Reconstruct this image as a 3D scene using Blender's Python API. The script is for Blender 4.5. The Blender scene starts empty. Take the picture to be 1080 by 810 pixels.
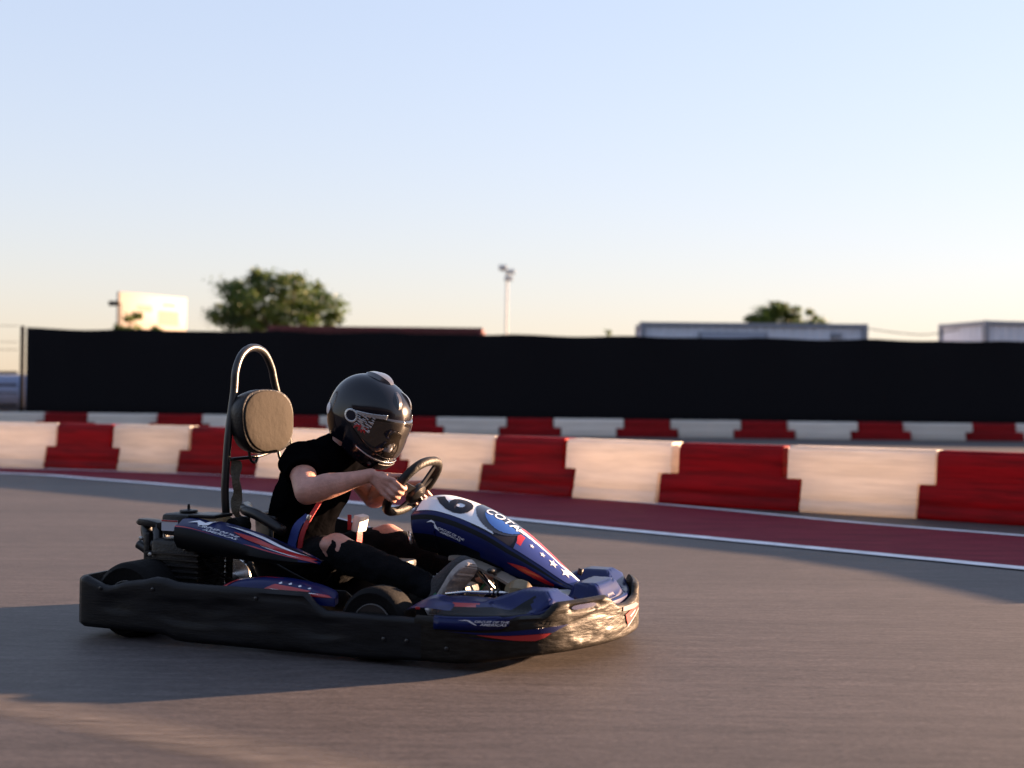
import bpy, bmesh, math, random
from mathutils import Vector, Matrix, noise
random.seed(7)
R = math.radians
PI = math.pi
S = bpy.context.scene
COL = S.collection

# ------------------------------------------------------------------ materials
MATS = {}
def mat(name, color, rough=0.5, metal=0.0, bump=0.0, bscale=40.0, var=0.0, vscale=6.0, coat=0.0, spec=0.5, stretch=(1, 1, 1), rvar=0.0):
    if name in MATS: return MATS[name]
    m = bpy.data.materials.new(name); m.use_nodes = True
    nt = m.node_tree; b = nt.nodes['Principled BSDF']
    b.inputs['Base Color'].default_value = (*color, 1)
    b.inputs['Roughness'].default_value = rough
    b.inputs['Metallic'].default_value = metal
    b.inputs['Coat Weight'].default_value = coat
    b.inputs['Coat Roughness'].default_value = 0.06
    b.inputs['Specular IOR Level'].default_value = spec
    if bump or var or rvar:
        tc = nt.nodes.new('ShaderNodeTexCoord'); mp = nt.nodes.new('ShaderNodeMapping')
        mp.inputs['Scale'].default_value = stretch
        nt.links.new(tc.outputs['Object'], mp.inputs['Vector'])
    if bump:
        n = nt.nodes.new('ShaderNodeTexNoise'); n.inputs['Scale'].default_value = bscale; n.inputs['Detail'].default_value = 5
        bp = nt.nodes.new('ShaderNodeBump'); bp.inputs['Strength'].default_value = bump; bp.inputs['Distance'].default_value = 0.01
        nt.links.new(mp.outputs[0], n.inputs['Vector']); nt.links.new(n.outputs['Fac'], bp.inputs['Height']); nt.links.new(bp.outputs[0], b.inputs['Normal'])
    if var or rvar:
        n2 = nt.nodes.new('ShaderNodeTexNoise'); n2.inputs['Scale'].default_value = vscale; n2.inputs['Detail'].default_value = 6; n2.inputs['Roughness'].default_value = .65
        nt.links.new(mp.outputs[0], n2.inputs['Vector'])
    if var:
        mr = nt.nodes.new('ShaderNodeMapRange'); mr.inputs[1].default_value = .3; mr.inputs[2].default_value = .7
        mr.inputs[3].default_value = 1 - var; mr.inputs[4].default_value = 1 + var
        mx = nt.nodes.new('ShaderNodeVectorMath'); mx.operation = 'SCALE'; mx.inputs[0].default_value = color
        nt.links.new(n2.outputs['Fac'], mr.inputs[0]); nt.links.new(mr.outputs[0], mx.inputs['Scale']); nt.links.new(mx.outputs[0], b.inputs['Base Color'])
    if rvar:
        mr = nt.nodes.new('ShaderNodeMapRange'); mr.inputs[1].default_value = .3; mr.inputs[2].default_value = .7
        mr.inputs[3].default_value = max(.03, rough - rvar); mr.inputs[4].default_value = min(1, rough + rvar)
        nt.links.new(n2.outputs['Fac'], mr.inputs[0]); nt.links.new(mr.outputs[0], b.inputs['Roughness'])
    MATS[name] = m
    return m

def translucent(name, color, mixf, streak):
    """rotationally moulded plastic shell that lets low sun glow through"""
    m = bpy.data.materials.new(name); m.use_nodes = True; nt = m.node_tree; N = nt.nodes; L = nt.links
    b = N['Principled BSDF']; b.inputs['Roughness'].default_value = .5; b.inputs['Specular IOR Level'].default_value = .15
    out = N['Material Output']
    tc = N.new('ShaderNodeTexCoord'); mp = N.new('ShaderNodeMapping'); mp.inputs['Scale'].default_value = (1.2, 3, 14)
    L.new(tc.outputs['Object'], mp.inputs[0])
    oi = N.new('ShaderNodeObjectInfo')
    ad = N.new('ShaderNodeVectorMath'); ad.operation = 'ADD'; cb = N.new('ShaderNodeCombineXYZ')
    ml = N.new('ShaderNodeMath'); ml.operation = 'MULTIPLY'; ml.inputs[1].default_value = 37
    L.new(oi.outputs['Random'], ml.inputs[0]); L.new(ml.outputs[0], cb.inputs[0]); L.new(mp.outputs[0], ad.inputs[0]); L.new(cb.outputs[0], ad.inputs[1])
    n = N.new('ShaderNodeTexNoise'); n.inputs['Scale'].default_value = 1.6; n.inputs['Detail'].default_value = 6; n.inputs['Roughness'].default_value = .6
    L.new(ad.outputs[0], n.inputs['Vector'])
    mr = N.new('ShaderNodeMapRange'); mr.inputs[1].default_value = .35; mr.inputs[2].default_value = .62; mr.inputs[3].default_value = 1 - streak; mr.inputs[4].default_value = 1
    L.new(n.outputs['Fac'], mr.inputs[0])
    # scuffs low on the block
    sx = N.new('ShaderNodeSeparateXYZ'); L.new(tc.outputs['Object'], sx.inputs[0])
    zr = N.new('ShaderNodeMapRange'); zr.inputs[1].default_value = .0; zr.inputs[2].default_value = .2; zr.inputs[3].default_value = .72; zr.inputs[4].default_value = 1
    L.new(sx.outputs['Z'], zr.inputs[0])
    orr = N.new('ShaderNodeMapRange'); orr.inputs[3].default_value = .84; orr.inputs[4].default_value = 1.06; L.new(oi.outputs['Random'], orr.inputs[0])
    m0 = N.new('ShaderNodeMath'); m0.operation = 'MULTIPLY'; L.new(mr.outputs[0], m0.inputs[0]); L.new(orr.outputs[0], m0.inputs[1])
    # rubber scuffs: long dark streaks near tyre height
    mps = N.new('ShaderNodeMapping'); mps.inputs['Scale'].default_value = (1.0, 1, 30); L.new(ad.outputs[0], mps.inputs[0])
    ns = N.new('ShaderNodeTexNoise'); ns.inputs['Scale'].default_value = 1.3; ns.inputs['Detail'].default_value = 4; L.new(mps.outputs[0], ns.inputs['Vector'])
    ms_ = N.new('ShaderNodeMapRange'); ms_.inputs[1].default_value = .60; ms_.inputs[2].default_value = .72; ms_.inputs[3].default_value = 1; ms_.inputs[4].default_value = .55; L.new(ns.outputs['Fac'], ms_.inputs[0])
    m1 = N.new('ShaderNodeMath'); m1.operation = 'MULTIPLY'; L.new(m0.outputs[0], m1.inputs[0]); L.new(ms_.outputs[0], m1.inputs[1])
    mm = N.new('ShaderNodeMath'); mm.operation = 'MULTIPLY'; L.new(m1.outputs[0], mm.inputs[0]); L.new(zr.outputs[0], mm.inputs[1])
    sc = N.new('ShaderNodeVectorMath'); sc.operation = 'SCALE'; sc.inputs[0].default_value = color; L.new(mm.outputs[0], sc.inputs['Scale'])
    L.new(sc.outputs[0], b.inputs['Base Color'])
    bp = N.new('ShaderNodeBump'); bp.inputs['Strength'].default_value = .3; bp.inputs['Distance'].default_value = .02
    L.new(n.outputs['Fac'], bp.inputs['Height']); L.new(bp.outputs[0], b.inputs['Normal'])
    t = N.new('ShaderNodeBsdfTranslucent'); L.new(sc.outputs[0], t.inputs['Color'])
    mx = N.new('ShaderNodeMixShader'); mx.inputs[0].default_value = mixf
    L.new(b.outputs[0], mx.inputs[1]); L.new(t.outputs[0], mx.inputs[2]); L.new(mx.outputs[0], out.inputs['Surface'])
    return m

BLACKPL = mat('black_plastic', (.006, .006, .007), .42, spec=.3, bump=.25, bscale=90, rvar=.1)
BUMPPL = mat('bumper_plastic', (.006, .006, .0075), .5, bump=.12, bscale=30, stretch=(1, 1, 6), var=.5, vscale=9, rvar=.12, spec=.2)
SCUFFPL = mat('scuffed_plastic', (.013, .011, .009), .46, bump=.35, bscale=19, stretch=(1, 1, 4), var=.5, vscale=20, rvar=.10, spec=.13)
RUBBER = mat('tyre_rubber', (.0055, .0055, .006), .8, spec=.12, bump=.3, bscale=60)
STEEL = mat('black_steel', (.010, .010, .011), .34, bump=.1, bscale=50, spec=.5)
CHROME = mat('bright_steel', (.6, .6, .6), .25, metal=1, rvar=.1)
ALU = mat('cast_aluminium', (.35, .34, .32), .45, metal=1, bump=.3, bscale=80)
VINYL = mat('black_vinyl', (.028, .024, .020), .8, spec=.08, bump=.35, bscale=35, var=.15)
BLUE = mat('blue_bodywork', (.001, .006, .060), .35, coat=.06, spec=.22, bump=.05, bscale=20, var=.2, vscale=8)
DARKB = mat('dark_bodywork', (.003, .0035, .005), .45, spec=.15, bump=.1, bscale=20)
RED = mat('red_bodywork', (.32, .008, .012), .35, coat=.4)
WHITE = mat('white_sticker', (.62, .64, .70), .35, coat=.3)
LBLUE = mat('light_blue_sticker', (.015, .07, .30), .35)
GREYST = mat('grey_sticker', (.12, .12, .14), .4)
SKIN = mat('skin', (.44, .225, .175), .5, bump=.2, bscale=140, var=.2, vscale=25)
SKIN.node_tree.nodes['Principled BSDF'].inputs['Subsurface Weight'].default_value = .12
SKIN.node_tree.nodes['Principled BSDF'].inputs['Subsurface Radius'].default_value = (.012, .005, .003)
CLOTH = mat('black_cotton', (.0022, .0022, .0027), .95, spec=.0, bump=.5, bscale=20, var=.3)
TROUS = mat('black_denim', (.004, .0045, .006), .9, spec=.1, bump=.6, bscale=160, var=.3)
BELTR = mat('red_webbing', (.35, .01, .015), .6, bump=.4, bscale=200)
BELTB = mat('blue_webbing', (.01, .03, .2), .6, bump=.4, bscale=200)
BELTK = mat('worn_webbing', (.07, .055, .035), .7, bump=.6, bscale=120, var=.4, vscale=30)
SEATM = mat('seat_shell', (.006, .006, .008), .35, spec=.35)
SOLE = mat('shoe_sole', (.34, .31, .30), .7, bump=.3, bscale=60, var=.2, vscale=40)
SHOE = mat('shoe_knit', (.035, .035, .04), .8, bump=.7, bscale=150, var=.3, vscale=60)
GREEN = mat('green_trim', (.01, .12, .06), .6)
HELM = mat('helmet_gloss', (.004, .005, .010), .15, coat=.10, spec=.35, bump=.04, bscale=9, rvar=.07, vscale=14)
VISOR = mat('visor_smoke', (.02, .017, .015), .06, coat=1.0, metal=.25)
SILVER = mat('silver_trim', (.55, .58, .62), .25, metal=.8)
DARKTR = mat('dark_trim', (.006, .006, .014), .45, spec=.2)

# ------------------------------------------------------------------ helpers
def link(name, me, m=None, parent=None, smooth=True, mats=None):
    o = bpy.data.objects.new(name, me); COL.objects.link(o)
    if mats:
        for q in mats: me.materials.append(q)
    elif m: me.materials.append(m)
    if smooth:
        for p in me.polygons: p.use_smooth = True
    if parent: o.parent = parent
    return o
def fin(name, bm, m=None, parent=None, smooth=True, mats=None, bevel=0, auto=None, normals=True):
    if normals: bmesh.ops.recalc_face_normals(bm, faces=bm.faces)
    me = bpy.data.meshes.new(name); bm.to_mesh(me); bm.free()
    o = link(name, me, m, parent, smooth, mats)
    if bevel:
        b = o.modifiers.new('bev', 'BEVEL'); b.width = bevel; b.segments = 2; b.limit_method = 'ANGLE'; b.angle_limit = R(35)
    if smooth and auto is not None:
        md = o.modifiers.new('es', 'EDGE_SPLIT'); md.split_angle = R(auto)
    return o
def top(o, label, cat, group=None):
    o['label'] = label; o['category'] = cat
    if group: o['group'] = group
    return o
def empty(name, loc, rz, label, cat, group=None):
    o = bpy.data.objects.new(name, None); COL.objects.link(o); o.location = loc; o.rotation_euler = (0, 0, rz)
    o.empty_display_size = .1
    return top(o, label, cat, group)
def structure(o, kind='structure'):
    o['kind'] = kind; return o

def cr(pts, n=6, closed=False):
    """Catmull-Rom through points (tuples of any size)"""
    P = [Vector(p) for p in pts]; out = []; N = len(P)
    rng = range(N if closed else N - 1)
    for i in rng:
        if closed: a, b, c, d = P[(i - 1) % N], P[i], P[(i + 1) % N], P[(i + 2) % N]
        else: a, b, c, d = P[max(i - 1, 0)], P[i], P[i + 1], P[min(i + 2, N - 1)]
        for k in range(n):
            t = k / n
            out.append(.5 * ((2 * b) + (c - a) * t + (2 * a - 5 * b + 4 * c - d) * t * t + (3 * b - a - 3 * c + d) * t ** 3))
    if not closed: out.append(P[-1])
    return out
def interp(tab, x):
    if x <= tab[0][0]: return tab[0][1]
    for (a, b), (c, d) in zip(tab, tab[1:]):
        if x <= c:
            t = (x - a) / (c - a); t = t * t * (3 - 2 * t) * .5 + t * .5
            return b + (d - b) * t
    return tab[-1][1]
def add_tube(bm, pts, r, seg=10, closed=False, caps=True, flat=1.0, up=None):
    pts = [Vector(p) for p in pts]; N = len(pts); rings = []
    rr = r if isinstance(r, (list, tuple)) else [r] * N
    prev = None
    for i, p in enumerate(pts):
        if closed: t = pts[(i + 1) % N] - pts[i - 1]
        else: t = pts[min(i + 1, N - 1)] - pts[max(i - 1, 0)]
        if t.length < 1e-9: t = Vector((0, 0, 1))
        t.normalize()
        if prev is None:
            u = Vector(up) if up else (Vector((0, 0, 1)) if abs(t.z) < .9 else Vector((1, 0, 0)))
        else: u = prev
        u = (u - t * u.dot(t)).normalized(); prev = u; v = t.cross(u)
        rings.append([bm.verts.new(p + (u * math.cos(a) * flat + v * math.sin(a)) * rr[i]) for a in [2 * PI * k / seg for k in range(seg)]])
    for i in range(N if closed else N - 1):
        A, B = rings[i], rings[(i + 1) % N]
        for k in range(seg): bm.faces.new((A[k], A[(k + 1) % seg], B[(k + 1) % seg], B[k]))
    if caps and not closed:
        bm.faces.new(rings[0][::-1]); bm.faces.new(rings[-1])
def tube(name, pts, r, m, parent, seg=10, closed=False, flat=1.0, up=None):
    bm = bmesh.new(); add_tube(bm, pts, r, seg, closed, True, flat, up); return fin(name, bm, m, parent)
def add_box(bm, c, s, rot=None):
    vs = []
    M = rot if rot else Matrix.Identity(3)
    for i in (-1, 1):
        for j in (-1, 1):
            for k in (-1, 1): vs.append(bm.verts.new(Vector(c) + M @ Vector((i * s[0] / 2, j * s[1] / 2, k * s[2] / 2))))
    for f in ((0, 1, 3, 2), (4, 6, 7, 5), (0, 4, 5, 1), (2, 3, 7, 6), (0, 2, 6, 4), (1, 5, 7, 3)): bm.faces.new([vs[q] for q in f])
def box(name, c, s, m, parent, bevel=.004, rot=None):
    bm = bmesh.new(); add_box(bm, c, s, rot); return fin(name, bm, m, parent, True, bevel=bevel, auto=40)
def add_lathe(bm, prof, org, axis='y', seg=32, caps=True):
    """prof: list of (radius, offset along axis)"""
    O = Vector(org); rings = []
    A = {'x': Vector((1, 0, 0)), 'y': Vector((0, 1, 0)), 'z': Vector((0, 0, 1))}[axis] if isinstance(axis, str) else Vector(axis).normalized()
    u = A.orthogonal().normalized(); v = A.cross(u)
    for r, h in prof: rings.append([bm.verts.new(O + A * h + (u * math.cos(2 * PI * k / seg) + v * math.sin(2 * PI * k / seg)) * r) for k in range(seg)])
    for a, b in zip(rings, rings[1:]):
        for k in range(seg): bm.faces.new((a[k], a[(k + 1) % seg], b[(k + 1) % seg], b[k]))
    if caps: bm.faces.new(rings[0][::-1]); bm.faces.new(rings[-1])
def lathe(name, prof, org, axis, m, parent, seg=32, auto=35):
    bm = bmesh.new(); add_lathe(bm, prof, org, axis, seg); return fin(name, bm, m, parent, True, auto=auto)
def add_loft(bm, rings, closed=True, caps=True):
    vr = [[bm.verts.new(Vector(p)) for p in r] for r in rings]; n = len(vr[0])
    for a, b in zip(vr, vr[1:]):
        for k in range(n if closed else n - 1): bm.faces.new((a[k], a[(k + 1) % n], b[(k + 1) % n], b[k]))
    if caps and closed: bm.faces.new(vr[0][::-1]); bm.faces.new(vr[-1])
def loft(name, rings, m, parent, closed=True, caps=True, auto=40, bevel=0):
    bm = bmesh.new(); add_loft(bm, rings, closed, caps); return fin(name, bm, m, parent, True, auto=auto, bevel=bevel)
def poly2mesh(name, polys, f, m, parent, sub=1):
    """flat polygons (u,v) finely cut and mapped through f(u,v) onto a surface"""
    bm = bmesh.new()
    for pl in polys:
        bm.faces.new([bm.verts.new((u, v, 0)) for u, v in pl])
    bmesh.ops.triangulate(bm, faces=bm.faces)
    for _ in range(sub): bmesh.ops.subdivide_edges(bm, edges=bm.edges, cuts=1, use_grid_fill=True)
    for v in bm.verts: v.co = f(v.co.x, v.co.y)
    me = bpy.data.meshes.new(name); bm.to_mesh(me); bm.free()
    return link(name, me, m, parent)
def text_mesh(name, s, f, m, parent, size=1.0, shear=0.0, bold=0.0, cuts=1, align='LEFT'):
    c = bpy.data.curves.new(name, 'FONT'); c.body = s; c.size = size; c.shear = shear; c.offset = bold; c.resolution_u = 3; c.align_x = align
    o = bpy.data.objects.new(name, c); COL.objects.link(o)
    dg = bpy.context.evaluated_depsgraph_get(); dg.update()
    me = bpy.data.meshes.new_from_object(o.evaluated_get(dg)); bpy.data.objects.remove(o); me.materials.clear()
    bm = bmesh.new(); bm.from_mesh(me)
    bmesh.ops.triangulate(bm, faces=bm.faces)
    if cuts: bmesh.ops.subdivide_edges(bm, edges=[e for e in bm.edges], cuts=cuts, use_grid_fill=True)
    for v in bm.verts: v.co = f(v.co.x, v.co.y)
    bm.to_mesh(me); bm.free()
    return link(name, me, m, parent, False)
def bake(objs, name, m, parent, voxel=None, smooth=0, disp=None):
    """evaluate helper objects, join them to ONE mesh, optionally remesh to a continuous skin"""
    bm = bmesh.new(); dg = bpy.context.evaluated_depsgraph_get(); dg.update()
    for o in objs:
        me = bpy.data.meshes.new_from_object(o.evaluated_get(dg)); bm.from_mesh(me); bpy.data.meshes.remove(me)
    for o in objs: bpy.data.objects.remove(o)
    me = bpy.data.meshes.new(name); bm.to_mesh(me); bm.free()
    o = bpy.data.objects.new(name, me); COL.objects.link(o)
    if voxel:
        r = o.modifiers.new('r', 'REMESH'); r.mode = 'VOXEL'; r.voxel_size = voxel
        if smooth: s = o.modifiers.new('s', 'SMOOTH'); s.iterations = smooth; s.factor = .5
        dg = bpy.context.evaluated_depsgraph_get(); dg.update()
        me2 = bpy.data.meshes.new_from_object(o.evaluated_get(dg)); bpy.data.objects.remove(o)
        me2.name = name; me = me2; o = bpy.data.objects.new(name, me); COL.objects.link(o)
    if disp:
        for v in me.vertices: v.co = disp(v.co.copy(), v.normal.copy())
    me.materials.clear(); me.materials.append(m)
    for p in me.polygons: p.use_smooth = True
    if parent: o.parent = parent
    return o
def skin(chains, levels=2):
    """chains: list of lists of (x,y,z,rx[,ry]); shared coordinates merge -> one skeleton"""
    V = []; Rr = []; Ed = []; idx = {}
    for ch in chains:
        last = None
        for p in ch:
            k = tuple(round(c, 4) for c in p[:3])
            if k not in idx: idx[k] = len(V); V.append(k); Rr.append((p[3], p[4] if len(p) > 4 else p[3]))
            if last is not None and last != idx[k]: Ed.append((last, idx[k]))
            last = idx[k]
    me = bpy.data.meshes.new('sk'); me.from_pydata(V, Ed, []); o = bpy.data.objects.new('sk', me); COL.objects.link(o)
    sk = o.modifiers.new('sk', 'SKIN'); sk.use_smooth_shade = True; sk.branch_smoothing = .5
    sv = me.skin_vertices[0].data
    for i, r in enumerate(Rr): sv[i].radius = r
    sv[0].use_root = True
    ss = o.modifiers.new('ss', 'SUBSURF'); ss.levels = levels; ss.render_levels = levels
    return o
def tapered(pts, seg=14):
    """helper object: tapered round limb through (x,y,z,r) points, end caps rounded"""
    P = cr([p for p in pts], 5)
    a, b = P[0], P[-1]
    bm = bmesh.new()
    pl = [Vector(p[:3]) for p in P]; rl = [p[3] for p in P]
    add_tube(bm, pl, rl, seg)
    for q, r in ((pl[0], rl[0]), (pl[-1], rl[-1])):
        bmesh.ops.create_uvsphere(bm, u_segments=seg, v_segments=8, radius=r, matrix=Matrix.Translation(q))
    me = bpy.data.meshes.new('t'); bm.to_mesh(me); bm.free()
    o = bpy.data.objects.new('t', me); COL.objects.link(o); return o
def ellip(c, s, rot=None):
    bm = bmesh.new(); bmesh.ops.create_uvsphere(bm, u_segments=24, v_segments=16, radius=1)
    M = rot if rot else Matrix.Identity(3)
    for v in bm.verts: v.co = Vector(c) + M @ Vector((v.co.x * s[0], v.co.y * s[1], v.co.z * s[2]))
    me = bpy.data.meshes.new('e'); bm.to_mesh(me); bm.free()
    o = bpy.data.objects.new('e', me); COL.objects.link(o); return o

# ------------------------------------------------------------------ camera, sky, sun
cam = bpy.data.cameras.new('camera'); co = bpy.data.objects.new('camera', cam); COL.objects.link(co); S.camera = co
cam.lens = 1461 / 1080 * 36; cam.sensor_width = 36; cam.clip_end = 6000; cam.clip_start = .1
p, r = R(.49), .0115
F = Vector((0, math.cos(p), math.sin(p))); R0 = Vector((1, 0, 0)); U0 = Vector((0, -math.sin(p), math.cos(p)))
Rt = math.cos(r) * R0 + math.sin(r) * U0; Up = -math.sin(r) * R0 + math.cos(r) * U0
co.matrix_world = Matrix(((Rt.x, Up.x, -F.x, 0), (Rt.y, Up.y, -F.y, 0), (Rt.z, Up.z, -F.z, .93), (0, 0, 0, 1)))
cam.dof.use_dof = True; cam.dof.focus_distance = 5.5; cam.dof.aperture_fstop = 2.0

SUN_EL, SUN_AZ = R(8.6), math.atan2(.918, .395)      # azimuth measured from +Y towards +X
w = bpy.data.worlds.new('World'); S.world = w; w.use_nodes = True
nt = w.node_tree; bg = nt.nodes['Background']
sky = nt.nodes.new('ShaderNodeTexSky'); sky.sky_type = 'NISHITA'; sky.sun_disc = False
sky.sun_elevation = SUN_EL; sky.sun_rotation = SUN_AZ; sky.altitude = 0; sky.air_density = 1.5; sky.dust_density = 0.3; sky.ozone_density = 3
gm = nt.nodes.new('ShaderNodeGamma'); gm.inputs['Gamma'].default_value = .42      # the photo's soft highlight roll-off
tn = nt.nodes.new('ShaderNodeVectorMath'); tn.operation = 'MULTIPLY'; tn.inputs[1].default_value = (1.565, 1.505, 1.81)
nt.links.new(sky.outputs[0], gm.inputs['Color']); nt.links.new(gm.outputs[0], tn.inputs[0])
nt.links.new(tn.outputs[0], bg.inputs[0]); bg.inputs[1].default_value = .05
sl = bpy.data.lights.new('sun', 'SUN'); so = bpy.data.objects.new('sun', sl); COL.objects.link(so)
sl.energy = 5; sl.angle = R(.6); sl.color = (1, .62, .37)
sd = Vector((math.sin(SUN_AZ) * math.cos(SUN_EL), math.cos(SUN_AZ) * math.cos(SUN_EL), math.sin(SUN_EL)))
so.rotation_euler = sd.to_track_quat('Z', 'Y').to_euler(); so.location = sd * 50
S.view_settings.view_transform = 'Standard'; S.view_settings.look = 'None'; S.view_settings.gamma = 1; S.view_settings.exposure = 2.9
S.cycles.max_bounces = 10; S.cycles.diffuse_bounces = 6; S.cycles.transmission_bounces = 6

# ------------------------------------------------------------------ ground
TH = R(22); KC = Vector((-.5021, 5.441, 0))
def asphalt_mat():
    m = bpy.data.materials.new('asphalt'); m.use_nodes = True; nt = m.node_tree; N = nt.nodes; L = nt.links; b = N['Principled BSDF']
    tc = N.new('ShaderNodeTexCoord')
    def nz(scale, st, det=5, rough=.6, rot=0):
        mp = N.new('ShaderNodeMapping'); mp.vector_type = 'POINT'; mp.inputs['Rotation'].default_value = (0, 0, rot); mp.inputs['Scale'].default_value = st
        n = N.new('ShaderNodeTexNoise'); n.inputs['Scale'].default_value = scale; n.inputs['Detail'].default_value = det; n.inputs['Roughness'].default_value = rough
        L.new(tc.outputs['Object'], mp.inputs[0]); L.new(mp.outputs[0], n.inputs['Vector']); return n
    a = nz(3.0, (.16, 3.6, 1), 8, .66, R(9)); bz = nz(.5, (.3, 1.2, 1), 4, .6, R(22)); g = nz(160, (.3, 1, 1), 3, .6, R(9)); g2 = nz(22, (.32, 1.3, 1), 7, .8, R(9))
    def rng(n, lo, hi, a0=.3, a1=.7):
        q = N.new('ShaderNodeMapRange'); q.inputs[1].default_value = a0; q.inputs[2].default_value = a1; q.inputs[3].default_value = lo; q.inputs[4].default_value = hi
        L.new(n.outputs['Fac'], q.inputs[0]); return q
    def mul(x, y):
        q = N.new('ShaderNodeMath'); q.operation = 'MULTIPLY'; L.new(x.outputs[0], q.inputs[0]); L.new(y.outputs[0], q.inputs[1]); return q
    k = mul(mul(rng(a, .78, 1.2), rng(bz, .78, 1.2)), mul(rng(g, .58, 1.46), rng(g2, .58, 1.46)))
    sc = N.new('ShaderNodeVectorMath'); sc.operation = 'SCALE'; sc.inputs[0].default_value = (.056, .0485, .048); L.new(k.outputs[0], sc.inputs['Scale'])
    L.new(sc.outputs[0], b.inputs['Base Color']); b.inputs['Roughness'].default_value = .62; b.inputs['Specular IOR Level'].default_value = .22
    bp = N.new('ShaderNodeBump'); bp.inputs['Strength'].default_value = .25; bp.inputs['Distance'].default_value = .004
    L.new(g.outputs['Fac'], bp.inputs['Height']); L.new(bp.outputs[0], b.inputs['Normal'])
    return m
def sheet(name, pts, z, m):
    me = bpy.data.meshes.new(name); me.from_pydata([(x, y, z) for x, y in pts], [], [tuple(range(len(pts)))])
    return structure(link(name, me, m, None, False))
DIRT = mat('dry_ground', (.16, .13, .09), .95, bump=.6, bscale=3, var=.35, vscale=.6)
sheet('ground', [(-2500, -1500), (2500, -1500), (2500, 4000), (-2500, 4000)], -.004, DIRT)
ASPH = asphalt_mat()
sheet('track_asphalt', [(-60, -20), (60, -20), (60, 34.4), (-60, 34.4)], 0, ASPH)

def ribbon(name, left, right, z, m):
    n = len(left)
    me = bpy.data.meshes.new(name)
    me.from_pydata([(a[0], a[1], z) for a in left] + [(a[0], a[1], z) for a in right], [], [(i, i + 1, n + i + 1, n + i) for i in range(n - 1)])
    return structure(link(name, me, m, None, False))
def offset(path, d):
    out = []
    for i, q in enumerate(path):
        a, b = path[max(i - 1, 0)], path[min(i + 1, len(path) - 1)]
        t = Vector((b[0] - a[0], b[1] - a[1])).normalized(); out.append(Vector((q[0] - t.y * d, q[1] + t.x * d)))
    return out
WL = cr([(-14, 17.2), (-9.5, 16.4), (-5.71, 15.42), (-4.41, 14.60), (-2.54, 13.0), (.15, 10.28), (1.04, 9.42), (2.09, 8.43), (2.84, 7.70), (3.9, 6.6), (5.2, 4.9), (6.4, 2.4)], 8)
WALL = cr([(-13.5, 17.9), (-9.6, 17.5), (-6.35, 16.9), (-4.57, 16.34), (-2.83, 15.55), (-1.6, 14.66), (-.25, 13.6), (.58, 12.9), (1.33, 12.3), (2.4, 11.62), (3.24, 11.05), (3.9, 10.55), (4.7, 9.85), (5.3, 8.95), (5.6, 8.0), (5.75, 6.9)], 8)
L2 = cr([(-13.5, 17.6), (-9.6, 17.2), (-6.35, 16.6), (-2.83, 15.3), (-.26, 13.38), (.9, 12.42), (1.67, 11.60), (2.58, 10.47), (3.54, 9.56), (4.5, 8.6), (5.5, 7.3), (6.6, 5), (7.4, 2.4)], 8)
LINE = mat('line_paint', (.60, .60, .64), .7, var=.28, vscale=5, bump=.2, bscale=80)
REDS = mat('red_runoff_paint', (.14, .014, .026), .85, spec=.08, var=.34, vscale=3, bump=.2, bscale=90, stretch=(.6, 2.5, 1))
def resample(P, n):
    P = [Vector(q) for q in P]; d = [0]
    for a, b in zip(P, P[1:]): d.append(d[-1] + (b - a).length)
    out = []; j = 0
    for k in range(n):
        s_ = d[-1] * k / (n - 1)
        while j < len(d) - 2 and d[j + 1] < s_: j += 1
        t = (s_ - d[j]) / max(1e-9, d[j + 1] - d[j]); out.append(P[j].lerp(P[j + 1], t))
    return out
ribbon('red_runoff_strip', resample(WL, 90), resample(L2, 90), .004, REDS)
ribbon('white_track_line', offset(WL, .07), offset(WL, -.07), .008, LINE)
ribbon('white_track_line', offset(L2, .045), offset(L2, -.045), .008, LINE)
# old worn marking across the near asphalt
def worn_mat():
    m = bpy.data.materials.new('worn_marking'); m.use_nodes = True; nt = m.node_tree; N = nt.nodes; L = nt.links; b = N['Principled BSDF']
    b.inputs['Base Color'].default_value = (.15, .13, .12, 1); b.inputs['Roughness'].default_value = .85
    tc = N.new('ShaderNodeTexCoord'); mp = N.new('ShaderNodeMapping'); mp.inputs['Rotation'].default_value = (0, 0, R(9)); mp.inputs['Scale'].default_value = (1.2, 9, 1)
    n = N.new('ShaderNodeTexNoise'); n.inputs['Scale'].default_value = 5; n.inputs['Detail'].default_value = 8; n.inputs['Roughness'].default_value = .75
    L.new(tc.outputs['Object'], mp.inputs[0]); L.new(mp.outputs[0], n.inputs['Vector'])
    q = N.new('ShaderNodeMapRange'); q.inputs[1].default_value = .35; q.inputs[2].default_value = .72; q.inputs[3].default_value = .12; q.inputs[4].default_value = .9
    L.new(n.outputs['Fac'], q.inputs[0])
    at = N.new('ShaderNodeAttribute'); at.attribute_name = 'edge'
    ml = N.new('ShaderNodeMath'); ml.operation = 'MULTIPLY'; L.new(q.outputs[0], ml.inputs[0]); L.new(at.outputs['Fac'], ml.inputs[1]); L.new(ml.outputs[0], b.inputs['Alpha'])
    return m
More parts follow.
